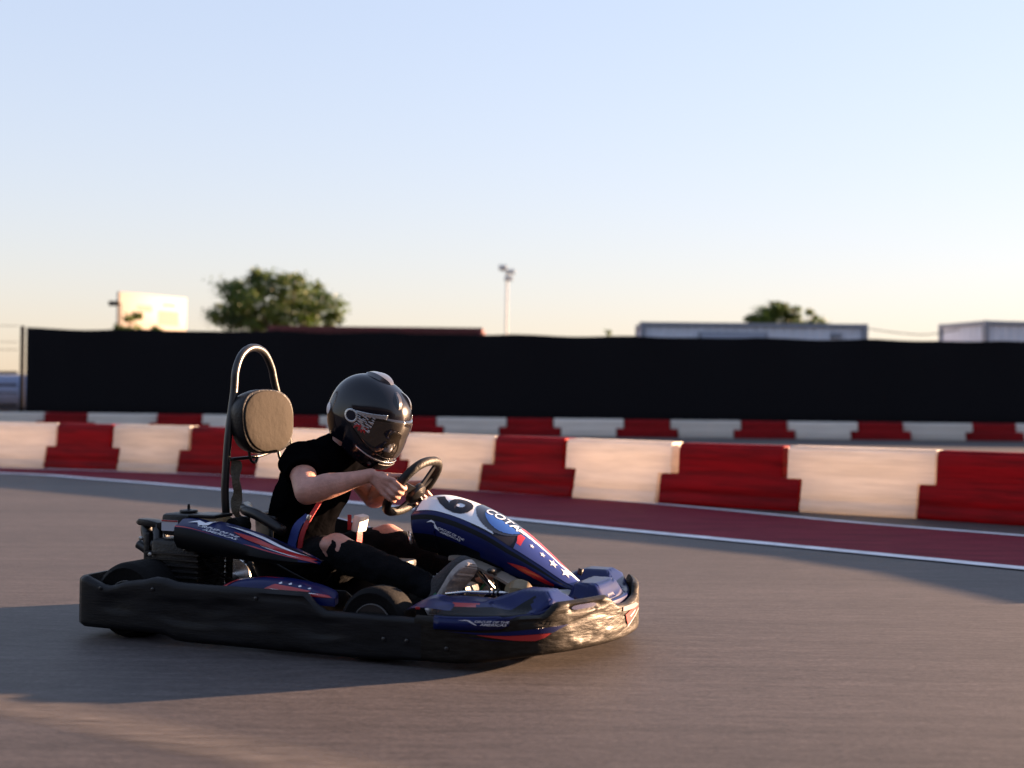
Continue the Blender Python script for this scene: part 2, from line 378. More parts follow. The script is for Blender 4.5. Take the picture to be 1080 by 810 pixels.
def worn():
    P = cr([(-2.6, 4.75), (-1.5, 4.1), (-.9, 3.72), (-.4, 3.4), (.1, 3.05), (.8, 2.5)], 8)
    offs = [-.13, -.07, -.02, .04, .10, .16]; ws = [0, .7, 1, .9, .5, 0]
    V = []; W = []
    for o_, w_ in zip(offs, ws):
        for q in offset(P, o_): V.append((q[0], q[1], .004)); W.append(w_)
    n = len(P); Fc = [(k * n + i, k * n + i + 1, (k + 1) * n + i + 1, (k + 1) * n + i) for k in range(len(offs) - 1) for i in range(n - 1)]
    me = bpy.data.meshes.new('worn_marking'); me.from_pydata(V, [], Fc)
    at = me.attributes.new('edge', 'FLOAT', 'POINT')
    for i, x in enumerate(W): at.data[i].value = x
    structure(link('worn_track_marking', me, worn_mat(), None, False))
worn()

# ------------------------------------------------------------------ barrier blocks
RB = translucent('red_barrier_plastic', (.36, .003, .007), .33, .5)
WB = translucent('white_barrier_plastic', (.83, .77, .70), .37, .18)
def block_mesh(name, up, lo, m):
    """jersey-profile block, unit pitch 1 m along x, height .54: stepped ends, ribbed, hollow looking"""
    rings = []
    def sec(x0, x1, zs, hw):
        pass
    bm = bmesh.new()
    H = .54
    def hw(z):
        b = .20 - .070 * min(1, z / .30) - .02 * max(0, (z - .3) / .24)
        if .085 < z < .125: b -= .006
        if z > .52: b -= .02
        if z < .01: b -= .012
        return b
    a_, b_ = min(up, lo) / 2, max(up, lo) / 2
    xs = [-b_] + [-a_ + 2 * a_ * k / 8 for k in range(9)] + [b_]
    zs = [0, .03, .08, .09, .12, .13, .20, .267, .30, .36, .42, .50, .53, .54]
    vs = {}; cells = set()
    for i in range(len(xs) - 1):
        for j in range(len(zs) - 1):
            lower = zs[j] < .26; wide = (lo > up) == lower
            if 0 < i < len(xs) - 2 or wide: cells.add((i, j))
    def gv(i, j, sd):
        if (i, j, sd) not in vs: vs[(i, j, sd)] = bm.verts.new((xs[i], sd * hw(zs[j]), zs[j]))
        return vs[(i, j, sd)]
    for i, j in cells:
        for sd in (-1, 1): bm.faces.new((gv(i, j, sd), gv(i + 1, j, sd), gv(i + 1, j + 1, sd), gv(i, j + 1, sd)))
        for (di, dj, e0, e1) in ((-1, 0, (i, j), (i, j + 1)), (1, 0, (i + 1, j), (i + 1, j + 1)), (0, -1, (i, j), (i + 1, j)), (0, 1, (i, j + 1), (i + 1, j + 1))):
            if (i + di, j + dj) not in cells: bm.faces.new((gv(*e0, -1), gv(*e1, -1), gv(*e1, 1), gv(*e0, 1)))
    bmesh.ops.recalc_face_normals(bm, faces=bm.faces)
    bmesh.ops.bevel(bm, geom=[e for e in bm.edges if e.calc_face_angle(0) > R(40)], offset=.014, segments=3, affect='EDGES', profile=.6)
    me = bpy.data.meshes.new(name); bm.to_mesh(me); bm.free(); me.materials.append(m)
    for p_ in me.polygons: p_.use_smooth = True
    return me
RM = block_mesh('red_block', .76, 1.02, RB)
WM = block_mesh('white_block', 1.20, .94, WB)
def arclen(P):
    d = [0]
    for a, b in zip(P, P[1:]): d.append(d[-1] + (Vector(b) - Vector(a)).length)
    return d
def at_len(P, d, s_):
    j = 0
    while j < len(d) - 2 and d[j + 1] < s_: j += 1
    t = (s_ - d[j]) / (d[j + 1] - d[j]); return Vector(P[j]).lerp(Vector(P[j + 1]), t)
dW = arclen(WALL)
def near_s(x):   # arc length where the wall passes world x
    for i in range(len(WALL) - 1):
        if WALL[i][0] <= x <= WALL[i + 1][0]:
            t = (x - WALL[i][0]) / (WALL[i + 1][0] - WALL[i][0]); return dW[i] + t * (dW[i + 1] - dW[i])
    return dW[-1]
# boundaries between the feet of the blocks (red foot starts / ends), walking the wall
bnd = [near_s(x + .055) for x in (-5.55, -4.60, -3.78, -2.80, -1.93, -1.03, -.24, .60, 1.34, 2.40, 3.25)]
first = bnd[0]
while first > 1.1: first -= .97; bnd.insert(0, first)
last = bnd[-1]
while last < dW[-1] - 1.05: last += 1.0; bnd.append(last)
nlead = len([b for b in bnd if b < near_s(-5.6)])
ordn = ['first', 'second', 'third', 'fourth', 'fifth', 'sixth', 'seventh', 'eighth', 'ninth', 'tenth', 'eleventh', 'twelfth']
near = []
for i in range(len(bnd) - 1):
    red = (i - nlead) % 2 == 0
    a, b = at_len(WALL, dW, bnd[i]), at_len(WALL, dW, bnd[i + 1])
    near.append((red, a, b))
cnt = {True: 0, False: 0}
vis = [q for q in near if True]
for red, a, b in near:
    mid = (a + b) / 2
    u1 = 540 + 1461 * b.x / b.y; u0 = 540 + 1461 * a.x / a.y
    inview = u1 > 0 and u0 < 1080
    if not inview and u1 <= 0 and u1 < -160: continue
    col = 'red' if red else 'white'
    o = bpy.data.objects.new('barrier_block', RM if red else WM); COL.objects.link(o)
    o.location = (mid.x, mid.y, 0); L_ = (b - a).length; o.scale = (L_, 1, 1 + random.uniform(-.008, .008))
    o.rotation_euler = (random.uniform(-.006, .006), 0, math.atan2(b.y - a.y, b.x - a.x) + random.uniform(-.012, .012))
    if inview:
        n_ = ordn[cnt[red]]; cnt[red] += 1
        top(o, f'{n_} {col} plastic barrier block from the left in the near row behind the kart', 'barrier', 'plastic blocks of the near barrier row')
    else:
        top(o, f'{col} plastic barrier block of the near row just outside the frame', 'barrier', 'plastic blocks of the near barrier row')
# far row, on the other side of the track beyond
d0 = 32.5
fx = lambda u: (u - 540) / 1461 * d0
cnt = {True: 0, False: 0}
k = -1
u = 33 - 122.6
starts = []
while u < 1180: starts.append(u); u += 122.6
for u in starts:
    for red, ua, ub in ((True, u, u + 62), (False, u + 62, u + 122.6)):
        if ub < -60: continue
        xa, xb = fx(ua + 5), fx(ub + 5); mid = (xa + xb) / 2
        yy = d0 - .15 + .012 * max(0, mid - 6) ** 2 + .012 * max(0, -mid - 5) ** 2
        o = bpy.data.objects.new('barrier_block', RM if red else WM); COL.objects.link(o)
        o.location = (mid, yy, 0); o.scale = ((xb - xa), 1, .76 + random.uniform(-.01, .01)); o.rotation_euler = (0, 0, random.uniform(-.01, .01))
        col = 'red' if red else 'white'; n_ = ordn[cnt[red]]; cnt[red] += 1
        top(o, f'{n_} {col} low barrier block from the left in the far row below the black fence', 'barrier', 'plastic blocks of the far barrier row')

# ------------------------------------------------------------------ black screen fence
FAB = mat('black_screen_fabric', (.006, .006, .008), .9, bump=.4, bscale=3, stretch=(1, 1, .3), spec=.1)
POST = mat('dark_galvanised', (.007, .007, .008), .8, spec=.1)
fence = empty('screened_fence', (0, 34.2, 0), 0, 'long black fabric covered fence behind the red and white barriers', 'fence')
bm = bmesh.new(); n = 240; x0, x1 = -11.99, 26
rows = []
for i in range(n + 1):
    x = x0 + (x1 - x0) * i / n
    ph = ((x - x0) / 3.0) % 1
    zt = 2.48 - .035 * math.sin(PI * ph) - .05 * max(0, (x - x0)) / 24 + .008 * math.sin(x * 3.1)
    rows.append([(x, .02 * math.sin(x * 2.3 + .3 * j) + .015 * math.sin(x * 7), z) for j, z in enumerate((0, .6, 1.2, 1.8, zt - .04, zt))])
add_loft(bm, rows, closed=False, caps=False)
o = fin('screen', bm, FAB, fence); sm = o.modifiers.new('so', 'SOLIDIFY'); sm.thickness = .008; sm.offset = 0
k = 0; x = x0
while x < x1 - .1:
    tube('post', [(x + .02, .09, 0), (x + .02, .09, 2.44 - .045 * (x - x0) / 24)], .035, POST, fence, 8); x += 3.0
tube('rail', [(x0, .09, 2.38), (x1, .09, 2.28)], .02, POST, fence, 6)
# open wire fence on the left
wf = empty('wire_fence', (-12.1, 34.2, 0), 0, 'open wire fence with dark rails left of the black screen', 'fence')
for xx in (.0, -3.1, -6.1): tube('post', [(xx, 0, 0), (xx, 0, 2.52)], .055 if xx > -1 else .04, POST, wf, 8)
for z, rr in ((2.52, .007), (2.12, .006), (1.93, .007), (1.36, .035), (1.06, .028), (.86, .015), (.56, .03)):
    tube('wire' if rr < .01 else 'rail', [(-.12, 0, z), (-6.2, 0, z - .01)], rr, POST, wf, 6)
bm = bmesh.new()
for i in range(60): add_tube(bm, [(-.15 - i * .1, 0, .5), (-.15 - i * .1, 0, 1.36)], .0035, 4)
fin('mesh_panel', bm, POST, wf)
PALEB = mat('pale_blue_paint', (.13, .16, .26), .5, var=.1)
wt = empty('storage_tank', (-16.2, 45, 0), 0, 'low pale blue storage tank behind the open wire fence', 'tank')
loft('tank_body', [[(x, .9 * math.cos(a) * q, .82 + .62 * math.sin(a) * q) for a in [2 * PI * k / 20 for k in range(20)]] for x, q in ((-3.2, .8), (-3.1, 1), (1.6, 1), (1.7, .8))], PALEB, wt)
for x in (-2.4, -.6, 1.0): box('cradle', (x, 0, .15), (.25, 1.5, .32), mat('tan_concrete', (.4, .33, .24), .9), wt, .02)

# screen added out of view behind the camera, darkening the kart's near side
light_screen = empty('screened_fence', (0, -3.2, 0), 0, 'added unseen black fabric screen behind the camera, cutting sky light on the kart', 'fence')
bm = bmesh.new(); add_loft(bm, [[(x, .02 * math.sin(x * 2.3 + j), z) for j, z in enumerate((0, 1, 2, 3.1))] for x in [-16 + i * .4 for i in range(81)]], closed=False, caps=False)
o = fin('screen', bm, FAB, light_screen); sm = o.modifiers.new('so', 'SOLIDIFY'); sm.thickness = .008; sm.offset = 0
for i in range(11): tube('post', [(-15.9 + 3.18 * i, -.09, 0), (-15.9 + 3.18 * i, -.09, 3.1)], .035, POST, light_screen, 8)

blocker = empty('blocker_building', (-2, -11, 0), 0, 'added unseen dark pit building behind the photographer, outside the frame', 'building')  # added out of view to keep sky light off the kart's near side
BLOCKM = mat('blocker_dark', (.03, .03, .035), .8, bump=.4, bscale=2, stretch=(8, 1, 1))
bm = bmesh.new(); add_box(bm, (0, -3, 3.6), (44, 6, 7.2)); fin('wall', bm, BLOCKM, blocker, False)
bm = bmesh.new(); add_box(bm, (0, -2.8, 7.35), (45, 7.4, .3)); fin('roof', bm, BLOCKM, blocker, False)
for i in range(9): box('blocker_door', (-19 + i * 4.7, .03, 1.6), (3.4, .08, 3.1), POST, blocker, .02)

# ------------------------------------------------------------------ containers and cabins behind the fence
def corrugated(name, L_, W_, H_, m, root, amp=.03, pitch=.28):
    bm = bmesh.new(); ring = []
    def side(p0, p1, nrm):
        d = (Vector(p1) - Vector(p0)); n_ = max(2, int(d.length / pitch)); out = []
        for i in range(n_):
            for t, a in ((0, 0), (.3, 0), (.42, 1), (.88, 1)):
                q = Vector(p0) + d * ((i + t) / n_); out.append(q - Vector(nrm) * amp * a)
        return out
    x, y = L_ / 2, W_ / 2
    ring = side((-x, -y, 0), (x, -y, 0), (0, -1, 0)) + side((x, -y, 0), (x, y, 0), (1, 0, 0)) + side((x, y, 0), (-x, y, 0), (0, 1, 0)) + side((-x, y, 0), (-x, -y, 0), (-1, 0, 0))
    add_loft(bm, [[(q.x, q.y, z) for q in ring] for z in (.16, H_ - .12)])
    return fin(name, bm, m, root, False)
def container(loc, rz, L_, H_, m, mf, label, name='shipping_container', door=True):
    root = empty(name, loc, rz, label, 'container' if 'container' in name else 'cabin')
    W_ = 2.44
    corrugated('wall', L_ - .1, W_ - .1, H_, m, root)
    bm = bmesh.new()
    for z, h in ((.08, .16), (H_ - .06, .12)):
        for s_ in (-1, 1):
            add_box(bm, (0, s_ * (W_ / 2 - .05), z), (L_, .1, h)); add_box(bm, (s_ * (L_ / 2 - .05), 0, z), (.098, W_ - .2, h - .004))
    for a in (-1, 1):
        for b in (-1, 1): add_box(bm, (a * (L_ / 2 - .07), b * (W_ / 2 - .07), H_ / 2), (.146, .146, H_ + .008))
    fin('frame', bm, mf, root, False)
    bm = bmesh.new(); add_box(bm, (0, 0, H_ - .05), (L_ - .12, W_ - .12, .05)); fin('roof', bm, mf, root, False, bevel=.01)
    return root
MAR = mat('maroon_paint', (.085, .008, .012), .6, var=.25, vscale=3)
CAB = mat('cabin_white_steel', (.46, .50, .60), .5, var=.08, vscale=2)
CABF = mat('cabin_grey_frame', (.16, .18, .23), .5)
container((-4.05, 42.2, 0), R(-1), 6.35, 2.93, MAR, MAR, 'maroon shipping container with flat roof showing above the black fence')
def cabin(loc, rz, L_, H_, label):
    c = container(loc, rz, L_, H_, CAB, CABF, label, name='site_cabin')
    f = box('window', (-.6, -1.2, H_ - .42), (2.0, .06, .30), CABF, c, .005)
    box('pane', (-.6, -1.235, H_ - .42), (1.84, .02, .2), mat('window_glass', (.25, .3, .4), .12), f, 0)
    box('vent', (L_ / 2 - .9, -1.19, H_ - .34), (.3, .05, .16), CABF, c, .005)
    return c
cabin((7.02, 41.3, 0), R(-1.5), 6.55, 3.12, 'long pale grey site cabin behind the fence, below the small tree')
c2 = cabin((16.15, 41.2, 0), R(14), 6.3, 3.22, 'pale grey site cabin at the right edge, seen on its corner behind the fence')
cb = cr([(10.2, 40.2, 3.02), (11.1, 40, 2.88), (12.0, 40, 2.84), (12.9, 40, 3.0)], 8)
top(tube('overhead_cable', cb, .014, mat('cable_black', (.01, .01, .01), .6), None, 6), 'thin dark cable sagging between the two pale site cabins', 'cable')

# ------------------------------------------------------------------ trees
BARK = mat('bark', (.07, .05, .035), .9, bump=.6, bscale=8)
def leafmat(name, c1, c2):
    m = bpy.data.materials.new(name); m.use_nodes = True; nt = m.node_tree; N = nt.nodes; L = nt.links; b = N['Principled BSDF']
    b.inputs['Roughness'].default_value = .55
    tc = N.new('ShaderNodeTexCoord'); n = N.new('ShaderNodeTexNoise'); n.inputs['Scale'].default_value = 1.1; n.inputs['Detail'].default_value = 4
    L.new(tc.outputs['Object'], n.inputs['Vector'])
    rp = N.new('ShaderNodeValToRGB'); rp.color_ramp.elements[0].position = .35; rp.color_ramp.elements[1].position = .65
    rp.color_ramp.elements[0].color = (*c1, 1); rp.color_ramp.elements[1].color = (*c2, 1)
    L.new(n.outputs['Fac'], rp.inputs[0]); L.new(rp.outputs[0], b.inputs['Base Color'])
    t = N.new('ShaderNodeBsdfTranslucent'); L.new(rp.outputs[0], t.inputs['Color']); mx = N.new('ShaderNodeMixShader'); mx.inputs[0].default_value = .35
    L.new(b.outputs[0], mx.inputs[1]); L.new(t.outputs[0], mx.inputs[2]); L.new(mx.outputs[0], N['Material Output'].inputs['Surface'])
    return m
LEAF = leafmat('tree_leaves', (.016, .040, .006), (.078, .125, .010))
def tree(loc, H_, crown_w, clumps, nleaf, label, seed, cat='tree'):
    rnd = random.Random(seed); root = empty('tree', loc, 0, label, cat)
    bm = bmesh.new()
    th = H_ * .42
    add_tube(bm, cr([(0, 0, 0), (.08, 0, th * .5), (-.05, .05, th), (.05, 0, H_ * .7)], 5), [.28 - .2 * i / 15 for i in range(16)], 10)
    limbs = []
    for (cx, cy, cz, cr_) in clumps:
        s_ = Vector((0, 0, rnd.uniform(th * .7, th * 1.1)))
        e = Vector((cx * .8, cy * .8, cz)); mid = s_.lerp(e, .5) + Vector((rnd.uniform(-.2, .2), rnd.uniform(-.2, .2), -.2))
        P = cr([s_, mid, e], 5); add_tube(bm, P, [.10 - .08 * i / (len(P) - 1) for i in range(len(P))], 7)
    fin('trunk', bm, BARK, root)
    V = []; Fc = []
    tot = sum(c[3] ** 2 for c in clumps)
    for (cx, cy, cz, q) in clumps:
        subs = []
        for _ in range(max(4, int(16 * q * q))):
            d = Vector((rnd.gauss(0, 1), rnd.gauss(0, 1), rnd.gauss(0, .8))).normalized() * q * rnd.uniform(.55, 1.08)
            subs.append((Vector((cx, cy, cz)) + d, rnd.uniform(.14, .34) * min(1, q)))
        nl = int(nleaf * q * q / tot)
        for i in range(nl):
            c, sr = rnd.choice(subs)
            pnt = c + Vector((rnd.gauss(0, sr), rnd.gauss(0, sr), rnd.gauss(0, sr * .7)))
            sz = rnd.uniform(.05, .11)
            a = Vector((rnd.gauss(0, 1), rnd.gauss(0, 1), rnd.gauss(0, 1))).normalized(); b = a.orthogonal().normalized(); b.rotate(Matrix.Rotation(rnd.uniform(0, 6.28), 3, a))
            i0 = len(V); V += [pnt - a * sz, pnt + b * sz * .5, pnt + a * sz, pnt - b * sz * .5]; Fc.append((i0, i0 + 1, i0 + 2, i0 + 3))
    me = bpy.data.meshes.new('crown'); me.from_pydata(V, [], Fc); link('crown', me, LEAF, root, False)
    return root
D = 64
tx = lambda u, d: (u - 540) / 1461 * d
tz = lambda v, u, d: .93 + (417.5 + .0115 * (u - 540) - v) / 1461 * d
def clump(lst, d, cx, seed):
    rn = random.Random(seed); return [((tx(u, d) - cx), rn.uniform(-1.2, 1.2), tz(v, u, d), q / 1461 * d) for u, v, q in lst]
cx1 = tx(292, D)
tree((cx1, D, 0), 7.2, 7, clump([(244, 322, 22), (262, 308, 20), (285, 303, 20), (305, 306, 20), (322, 318, 20), (345, 326, 18), (275, 332, 28), (305, 334, 28), (240, 340, 20), (335, 342, 24), (262, 345, 26), (355, 336, 9), (228, 332, 9), (268, 296, 8), (300, 293, 9), (318, 299, 7)], D, cx1, 3), 21000,
     'wide bushy green tree left of centre, behind the black fence and maroon container', 11)
cx2 = tx(828, 80)
tree((cx2, 80, 0), 7.4, 5, clump([(805, 335, 14), (818, 328, 11), (829, 325, 9), (840, 334, 12), (858, 334, 8), (825, 340, 18), (848, 342, 14), (795, 340, 8), (822, 320, 6)], 80, cx2, 5), 12000,
     'small round green tree showing above the long pale site cabin', 12)
tx3 = tx(655, 60)
def shrub(u, v, d, w_, n_, label, seed):
    x = tx(u, d); z = tz(v, u, d)
    tree((x, d, 0), z, 1, [(0, 0, z - .25 * w_, .45 * w_), (.25 * w_, 0, z - .5 * w_, .4 * w_)], n_, label, seed, 'tree')
shrub(641, 353, 60, .5, 260, 'tiny dark treetop poking above the fence left of the long cabin', 21)
shrub(146, 335, 50, 1.1, 700, 'small sunlit green tree in front of the white billboard', 22)
shrub(126, 344, 50, .5, 260, 'tiny dark treetop at the lower left corner of the white billboard', 23)

# ------------------------------------------------------------------ billboard, mast, lamp
bb = empty('billboard', (tx(160, 55), 55, 0), R(60), 'bright sunlit white billboard with faint pink print above the fence at left', 'billboard')
zb, zt_ = tz(352, 160, 55), tz(311, 160, 55)
box('panel', (0, 0, (zb + zt_) / 2), (3.7, .12, zt_ - zb), mat('billboard_white', (.155, .138, .125), .6, var=.05), bb, .01)
for sx in (-1.3, 1.3): tube('post', [(sx, .15, 0), (sx, .15, zt_ - .1)], .09, POST, bb, 10)
PINK = mat('faded_pink_print', (.135, .088, .080), .7)
for (a, b, c, d) in ((.25, 1.4, .35, .95), (-.9, -.1, .85, 1.1), (-1.4, -1.1, .3, .5), (.5, 1.2, 1.1, 1.25)):
    box('print_block', ((a + b) / 2, -.063, zb + (c + d) / 2), (b - a, .006, d - c), PINK, bb, 0)
lm = empty('floodlight_pole', (tx(119, 50), 50, 0), 0, 'dark floodlight on a thin pole at the upper left corner of the billboard', 'lamp')
zz = tz(320, 119, 50)
tube('pole', [(.25, 0, 0), (.25, 0, zz)], .02, POST, lm, 8); box('lamp_head', (0, 0, zz), (.36, .2, .17), POST, lm, .03); tube('arm', [(.25, 0, zz), (.1, 0, zz)], .025, POST, lm, 6)
ms = empty('light_mast', (tx(533.5, 95), 95, 0), 0, 'tall slender pale grey light mast in front of open sky at centre', 'light mast')
PALE = mat('pale_galvanised', (.38, .39, .40), .7)
zt_ = tz(286, 533, 95)
tube('pole', [(0, 0, 0), (0, 0, zt_)], [.10, .07], PALE, ms, 12)
for a, b in ((-.3, .25), (.25, -.05), (.1, -.5)): box('floodlight', (a, -.1, zt_ + b), (.55, .25, .3), PALE, ms, .03, Matrix.Rotation(R(-15), 3, 'X'))
tube('crossarm', [(-.5, 0, zt_ + .1), (.5, 0, zt_ - .1)], .05, PALE, ms, 6)

# ------------------------------------------------------------------ the kart
kart = empty('go_kart', KC, -TH, 'blue, red and black go kart number 61 with wraparound bumpers and rear hoop', 'go kart')
K = kart

# plan outline of the bumper: near rear corner ... front ... far side ... rear (closed)
PLAN = [(-1.005, -.52), (-.985, -.578), (-.90, -.60), (-.5, -.60), (0, -.60), (.35, -.60), (.6, -.598), (.76, -.56), (.88, -.46), (.95, -.32), (1.0, -.15), (1.012, 0),
        (1.0, .15), (.95, .32), (.88, .46), (.76, .56), (.6, .598), (.35, .60), (0, .60), (-.5, .60), (-.90, .60), (-.985, .578), (-1.005, .52), (-1.02, .25), (-1.025, 0), (-1.02, -.25)]
PL = cr(PLAN, 10, closed=True); NP = len(PL)
def pn(i):
    t = (PL[(i + 1) % NP] - PL[i - 1]).normalized(); return Vector((t.y, -t.x))   # outward
def band(i0, i1, zbot, ztop, name, m, thick=.03, pocket=None, prof=None, warp=None, mats=None):
    """i0..i1 index range in PL; a hollow-moulded bumper strip"""
    bm = bmesh.new(); rings = []
    n_ = i1 - i0
    for i in range(i0, i1 + 1):
        j = i % NP; P = PL[j]; N_ = pn(j); zb_, zt2 = zbot(P, i), ztop(P, i)
        ring = []
        K_ = 18
        for k in range(K_ + 1):
            t = k / K_; z = zb_ + (zt2 - zb_) * t
            e = min(1, min(t, 1 - t) / .10); off = .014 * math.sqrt(max(0, 1 - (1 - e) ** 2)) - .014
            if prof: off += prof(t)
            if pocket: off += pocket(P, z, i)
            ring.append((P.x + N_.x * off, P.y + N_.y * off, z))
        Pi = P - N_ * thick
        for k in range(5):
            t = 1 - k / 4; z = zb_ + (zt2 - zb_) * t
            o2 = 0 if 0 < k < 4 else .006
            ring.append((Pi.x + N_.x * o2, Pi.y + N_.y * o2, z))
        rings.append(ring)
    add_loft(bm, rings, True, True)
    o = fin(name, bm, m, K, True, auto=60); return o
def surf(i_f, z, off=.002):
    """point on the outer bumper surface at fractional plan index and height"""
    i = int(math.floor(i_f)); t = i_f - i
    P = PL[i % NP].lerp(PL[(i + 1) % NP], t); N_ = pn(i % NP).lerp(pn((i + 1) % NP), t)
    return Vector((P.x + N_.x * off, P.y + N_.y * off, z))
def ss(a, b, x):
    t = max(0, min(1, (x - a) / (b - a))); return t * t * (3 - 2 * t)
def zbot_s(P, i): return .038 - .024 * ss(-.62, -.52, P.x) + .010 * ss(.2, .5, P.x)
def ztop_s(P, i):
    z = .228
    if P.y < 0 or P.y > 0:
        z -= .030 * math.exp(-((P.x + .85) / .07) ** 2) if abs(P.y) > .45 else 0
        z -= .060 * ss(.0, .07, P.x)
        z += .018 * math.exp(-((P.x + .62) / .05) ** 2)
    if P.x < -.95: z = .228
    return z
def pocket_s(P, z, i):
    d = 0
    for cx, cz, rx, rz in ((-.80, .135, .06, .030), (-.50, .125, .11, .045), (-.27, .135, .085, .045), (.05, .11, .10, .03), (-.02, .2, .2, .006)):
        q = ((P.x - cx + (z - cz) * .5) / rx) ** 4 + ((z - cz) / rz) ** 4
        d -= .007 * (1 - ss(.85, 1.12, q))
    if P.x < -.94:
        q = (P.y / .35) ** 4 + ((z - .13) / .04) ** 4; d = -.014 * (1 - ss(.6, 1.3, q))
    return d
# index of plan points: PLAN[k] -> k*10
i_side0 = 170; 
i_near_end = 57 + NP         # near side ends a little behind the front wheel gap, x ~ .52
# side and rear bumper: from far side x~.35 (index 170) round the rear to near side x~.37
band(168, NP + 54, zbot_s, ztop_s, 'rear_and_side_bumper', BUMPPL, .035, pocket_s)
# front bumper
def zbot_f(P, i): return .024 + .034 * ss(.55, .92, P.x)
def ztop_f(P, i):
    z = .178 + .012 * ss(.55, .85, P.x)
    near_front = P.y < -.02 and P.x > .82
    z += .040 * ss(.86, .905, P.x) * (1 - ss(-.19, -.10, P.y)) * (P.y < 0)
    z += .040 * ss(.86, .905, P.x) * ss(.12, .22, P.y)
    z -= .010 * math.exp(-(P.y / .08) ** 2) * (P.x > .9)
    return z
def pocket_f(P, z, i):
    # dents and scrapes
    a = Vector((P.x * 7, P.y * 7, z * 22)); m_ = .3 + .7 * ss(.80, .9, P.x); d = m_ * (.002 * noise.noise(a) + .0014 * noise.noise(a * 2.7))
    a2 = Vector((P.x * 3 + 5, P.y * 3, z * 40)); d += .0025 * abs(noise.noise(a2)) * -1
    if P.x > .80:
        for (yy, zz_, rr) in ((-.40, .155, .016), (-.35, .085, .02), (-.30, .085, .012), (-.25, .12, .018), (-.18, .10, .02), (-.38, .10, .014)):
            q = math.hypot((P.y - yy), (z - zz_)) / rr; d += .006 * (1 - ss(.3, 1.2, q))
        d -= .006 * math.exp(-((z - .165 - .01 * math.sin(P.y * 20)) / .006) ** 2) * (P.y < -.2)
    # hand slot
    q = ((P.y + .30) / .085) ** 4 + ((z - .205) / .0125) ** 4
    if P.x > .85 and P.y < 0: d -= .016 * (1 - ss(.7, 1.2, q))
    return d
fb = band(53, 167, zbot_f, ztop_f, 'front_bumper', SCUFFPL, .03, pocket_f)

def idx_of(x, y):
    return min(range(NP), key=lambda i: (PL[i].x - x) ** 2 + (PL[i].y - y) ** 2)
# blue insert behind the hand slot
def arc_patch(name, i0, i1, zlo, zhi, off, m, parent, n=24, thick=0):
    bm = bmesh.new(); A = []; B = []
    for k in range(n + 1):
        i_f = i0 + (i1 - i0) * k / n
        A.append(bm.verts.new(surf(i_f, zlo(k / n) if callable(zlo) else zlo, off))); B.append(bm.verts.new(surf(i_f, zhi(k / n) if callable(zhi) else zhi, off)))
    for k in range(n): bm.faces.new((A[k], A[k + 1], B[k + 1], B[k]))
    return fin(name, bm, m, parent)
ia, ib = idx_of(.925, -.375), idx_of(.97, -.235)
for k_ in range(6):
    lathe('bolt', [(.007, 0), (.0075, .003), (.004, .005)], surf(idx_of((-.88, -.62, -.18, .33, .40, .56)[k_], -.6), (.19, .20, .195, .09, .09, .075)[k_], 0), (0, -1, 0), STEEL, fb if k_ > 3 else K, 10)
arc_patch('slot_insert', ia + .5, ib - .5, lambda t: .197 + .006 * (abs(2 * t - 1) ** 6), lambda t: .213 - .006 * (abs(2 * t - 1) ** 6), -.0085, BLUE, fb)
# front badge: grey wing over a red flash with white strokes
iq0, iq1 = idx_of(1.01, -.07), idx_of(1.005, .13)
def badge(polys, name, m, off):
    def f(u, v): return surf(iq0 + (iq1 - iq0) * u, .085 + .095 * v, off)
    poly2mesh(name, polys, f, m, fb, 3)
badge([[(.0, .95), (.75, .92), (1, .78), (.95, .72), (.55, .72), (0, .78)]], 'badge_wing', GREYST, .0045)
badge([[(.12, .62), (.35, .70), (.95, .74), (.8, .45), (.25, .20), (.18, .38)]], 'badge_flash', RED, .005)
badge([[(.2, .12), (.95, .58), (1, .64), (.25, .18)], [(.35, .5), (.7, .66), (.66, .6), (.4, .46)]], 'badge_stroke', WHITE, .006)

# wheels
def wheel(c, rad, wid, rim_r, parent, s_):
    wempt = None
    tyre = lathe('wheel', [(rad * .64, -wid / 2 + .012), (rad * .86, -wid / 2), (rad * .97, -wid / 2 + .012), (rad, -wid / 2 + .03), (rad, wid / 2 - .03), (rad * .97, wid / 2 - .012), (rad * .86, wid / 2), (rad * .64, wid / 2 - .012)], c, 'y', RUBBER, parent, 40, 50)
    h = wid / 2 - .006
    lathe('rim', [(rim_r * 1.02, -h), (rim_r * 1.05, -h + .004), (rim_r * .93, -h + .012), (rim_r * .86, -.02), (rim_r * .5, -.016), (rim_r * .46, .016), (rim_r * .86, .02), (rim_r * .93, h - .012), (rim_r * 1.05, h - .004), (rim_r * 1.02, h)], c, 'y', STEEL, tyre, 32)
    bm = bmesh.new(); add_lathe(bm, [(rim_r * 1.02, s_ * (h + .003)), (rim_r * 1.06, s_ * (h + .004)), (rim_r * 1.07, s_ * (h - .003)), (rim_r * 1.02, s_ * (h - .004)), (rim_r * 1.02, s_ * (h + .003))], c, 'y', 40, False)
    fin('rim_lip', bm, mat('dull_lip', (.09, .09, .09), .5), tyre)
    lathe('hub', [(.022, -h), (.026, -h + .02), (.030, 0), (.026, h - .02), (.022, h)], c, 'y', STEEL, tyre, 16)
    return tyre
for s_ in (-1, 1):
    wheel((.25, s_ * .500, .128), .128, .125, .068, K, s_)
    wheel((-.800, s_ * .455, .142), .142, .195, .070, K, s_)
tube('rear_axle', [(-.80, -.42, .142), (-.80, .42, .142)], .020, CHROME, K, 14)
lathe('brake_disc', [(.03, -.004), (.085, -.004), (.085, .004), (.03, .004)], (-.80, .18, .142), 'y', CHROME, K, 28)
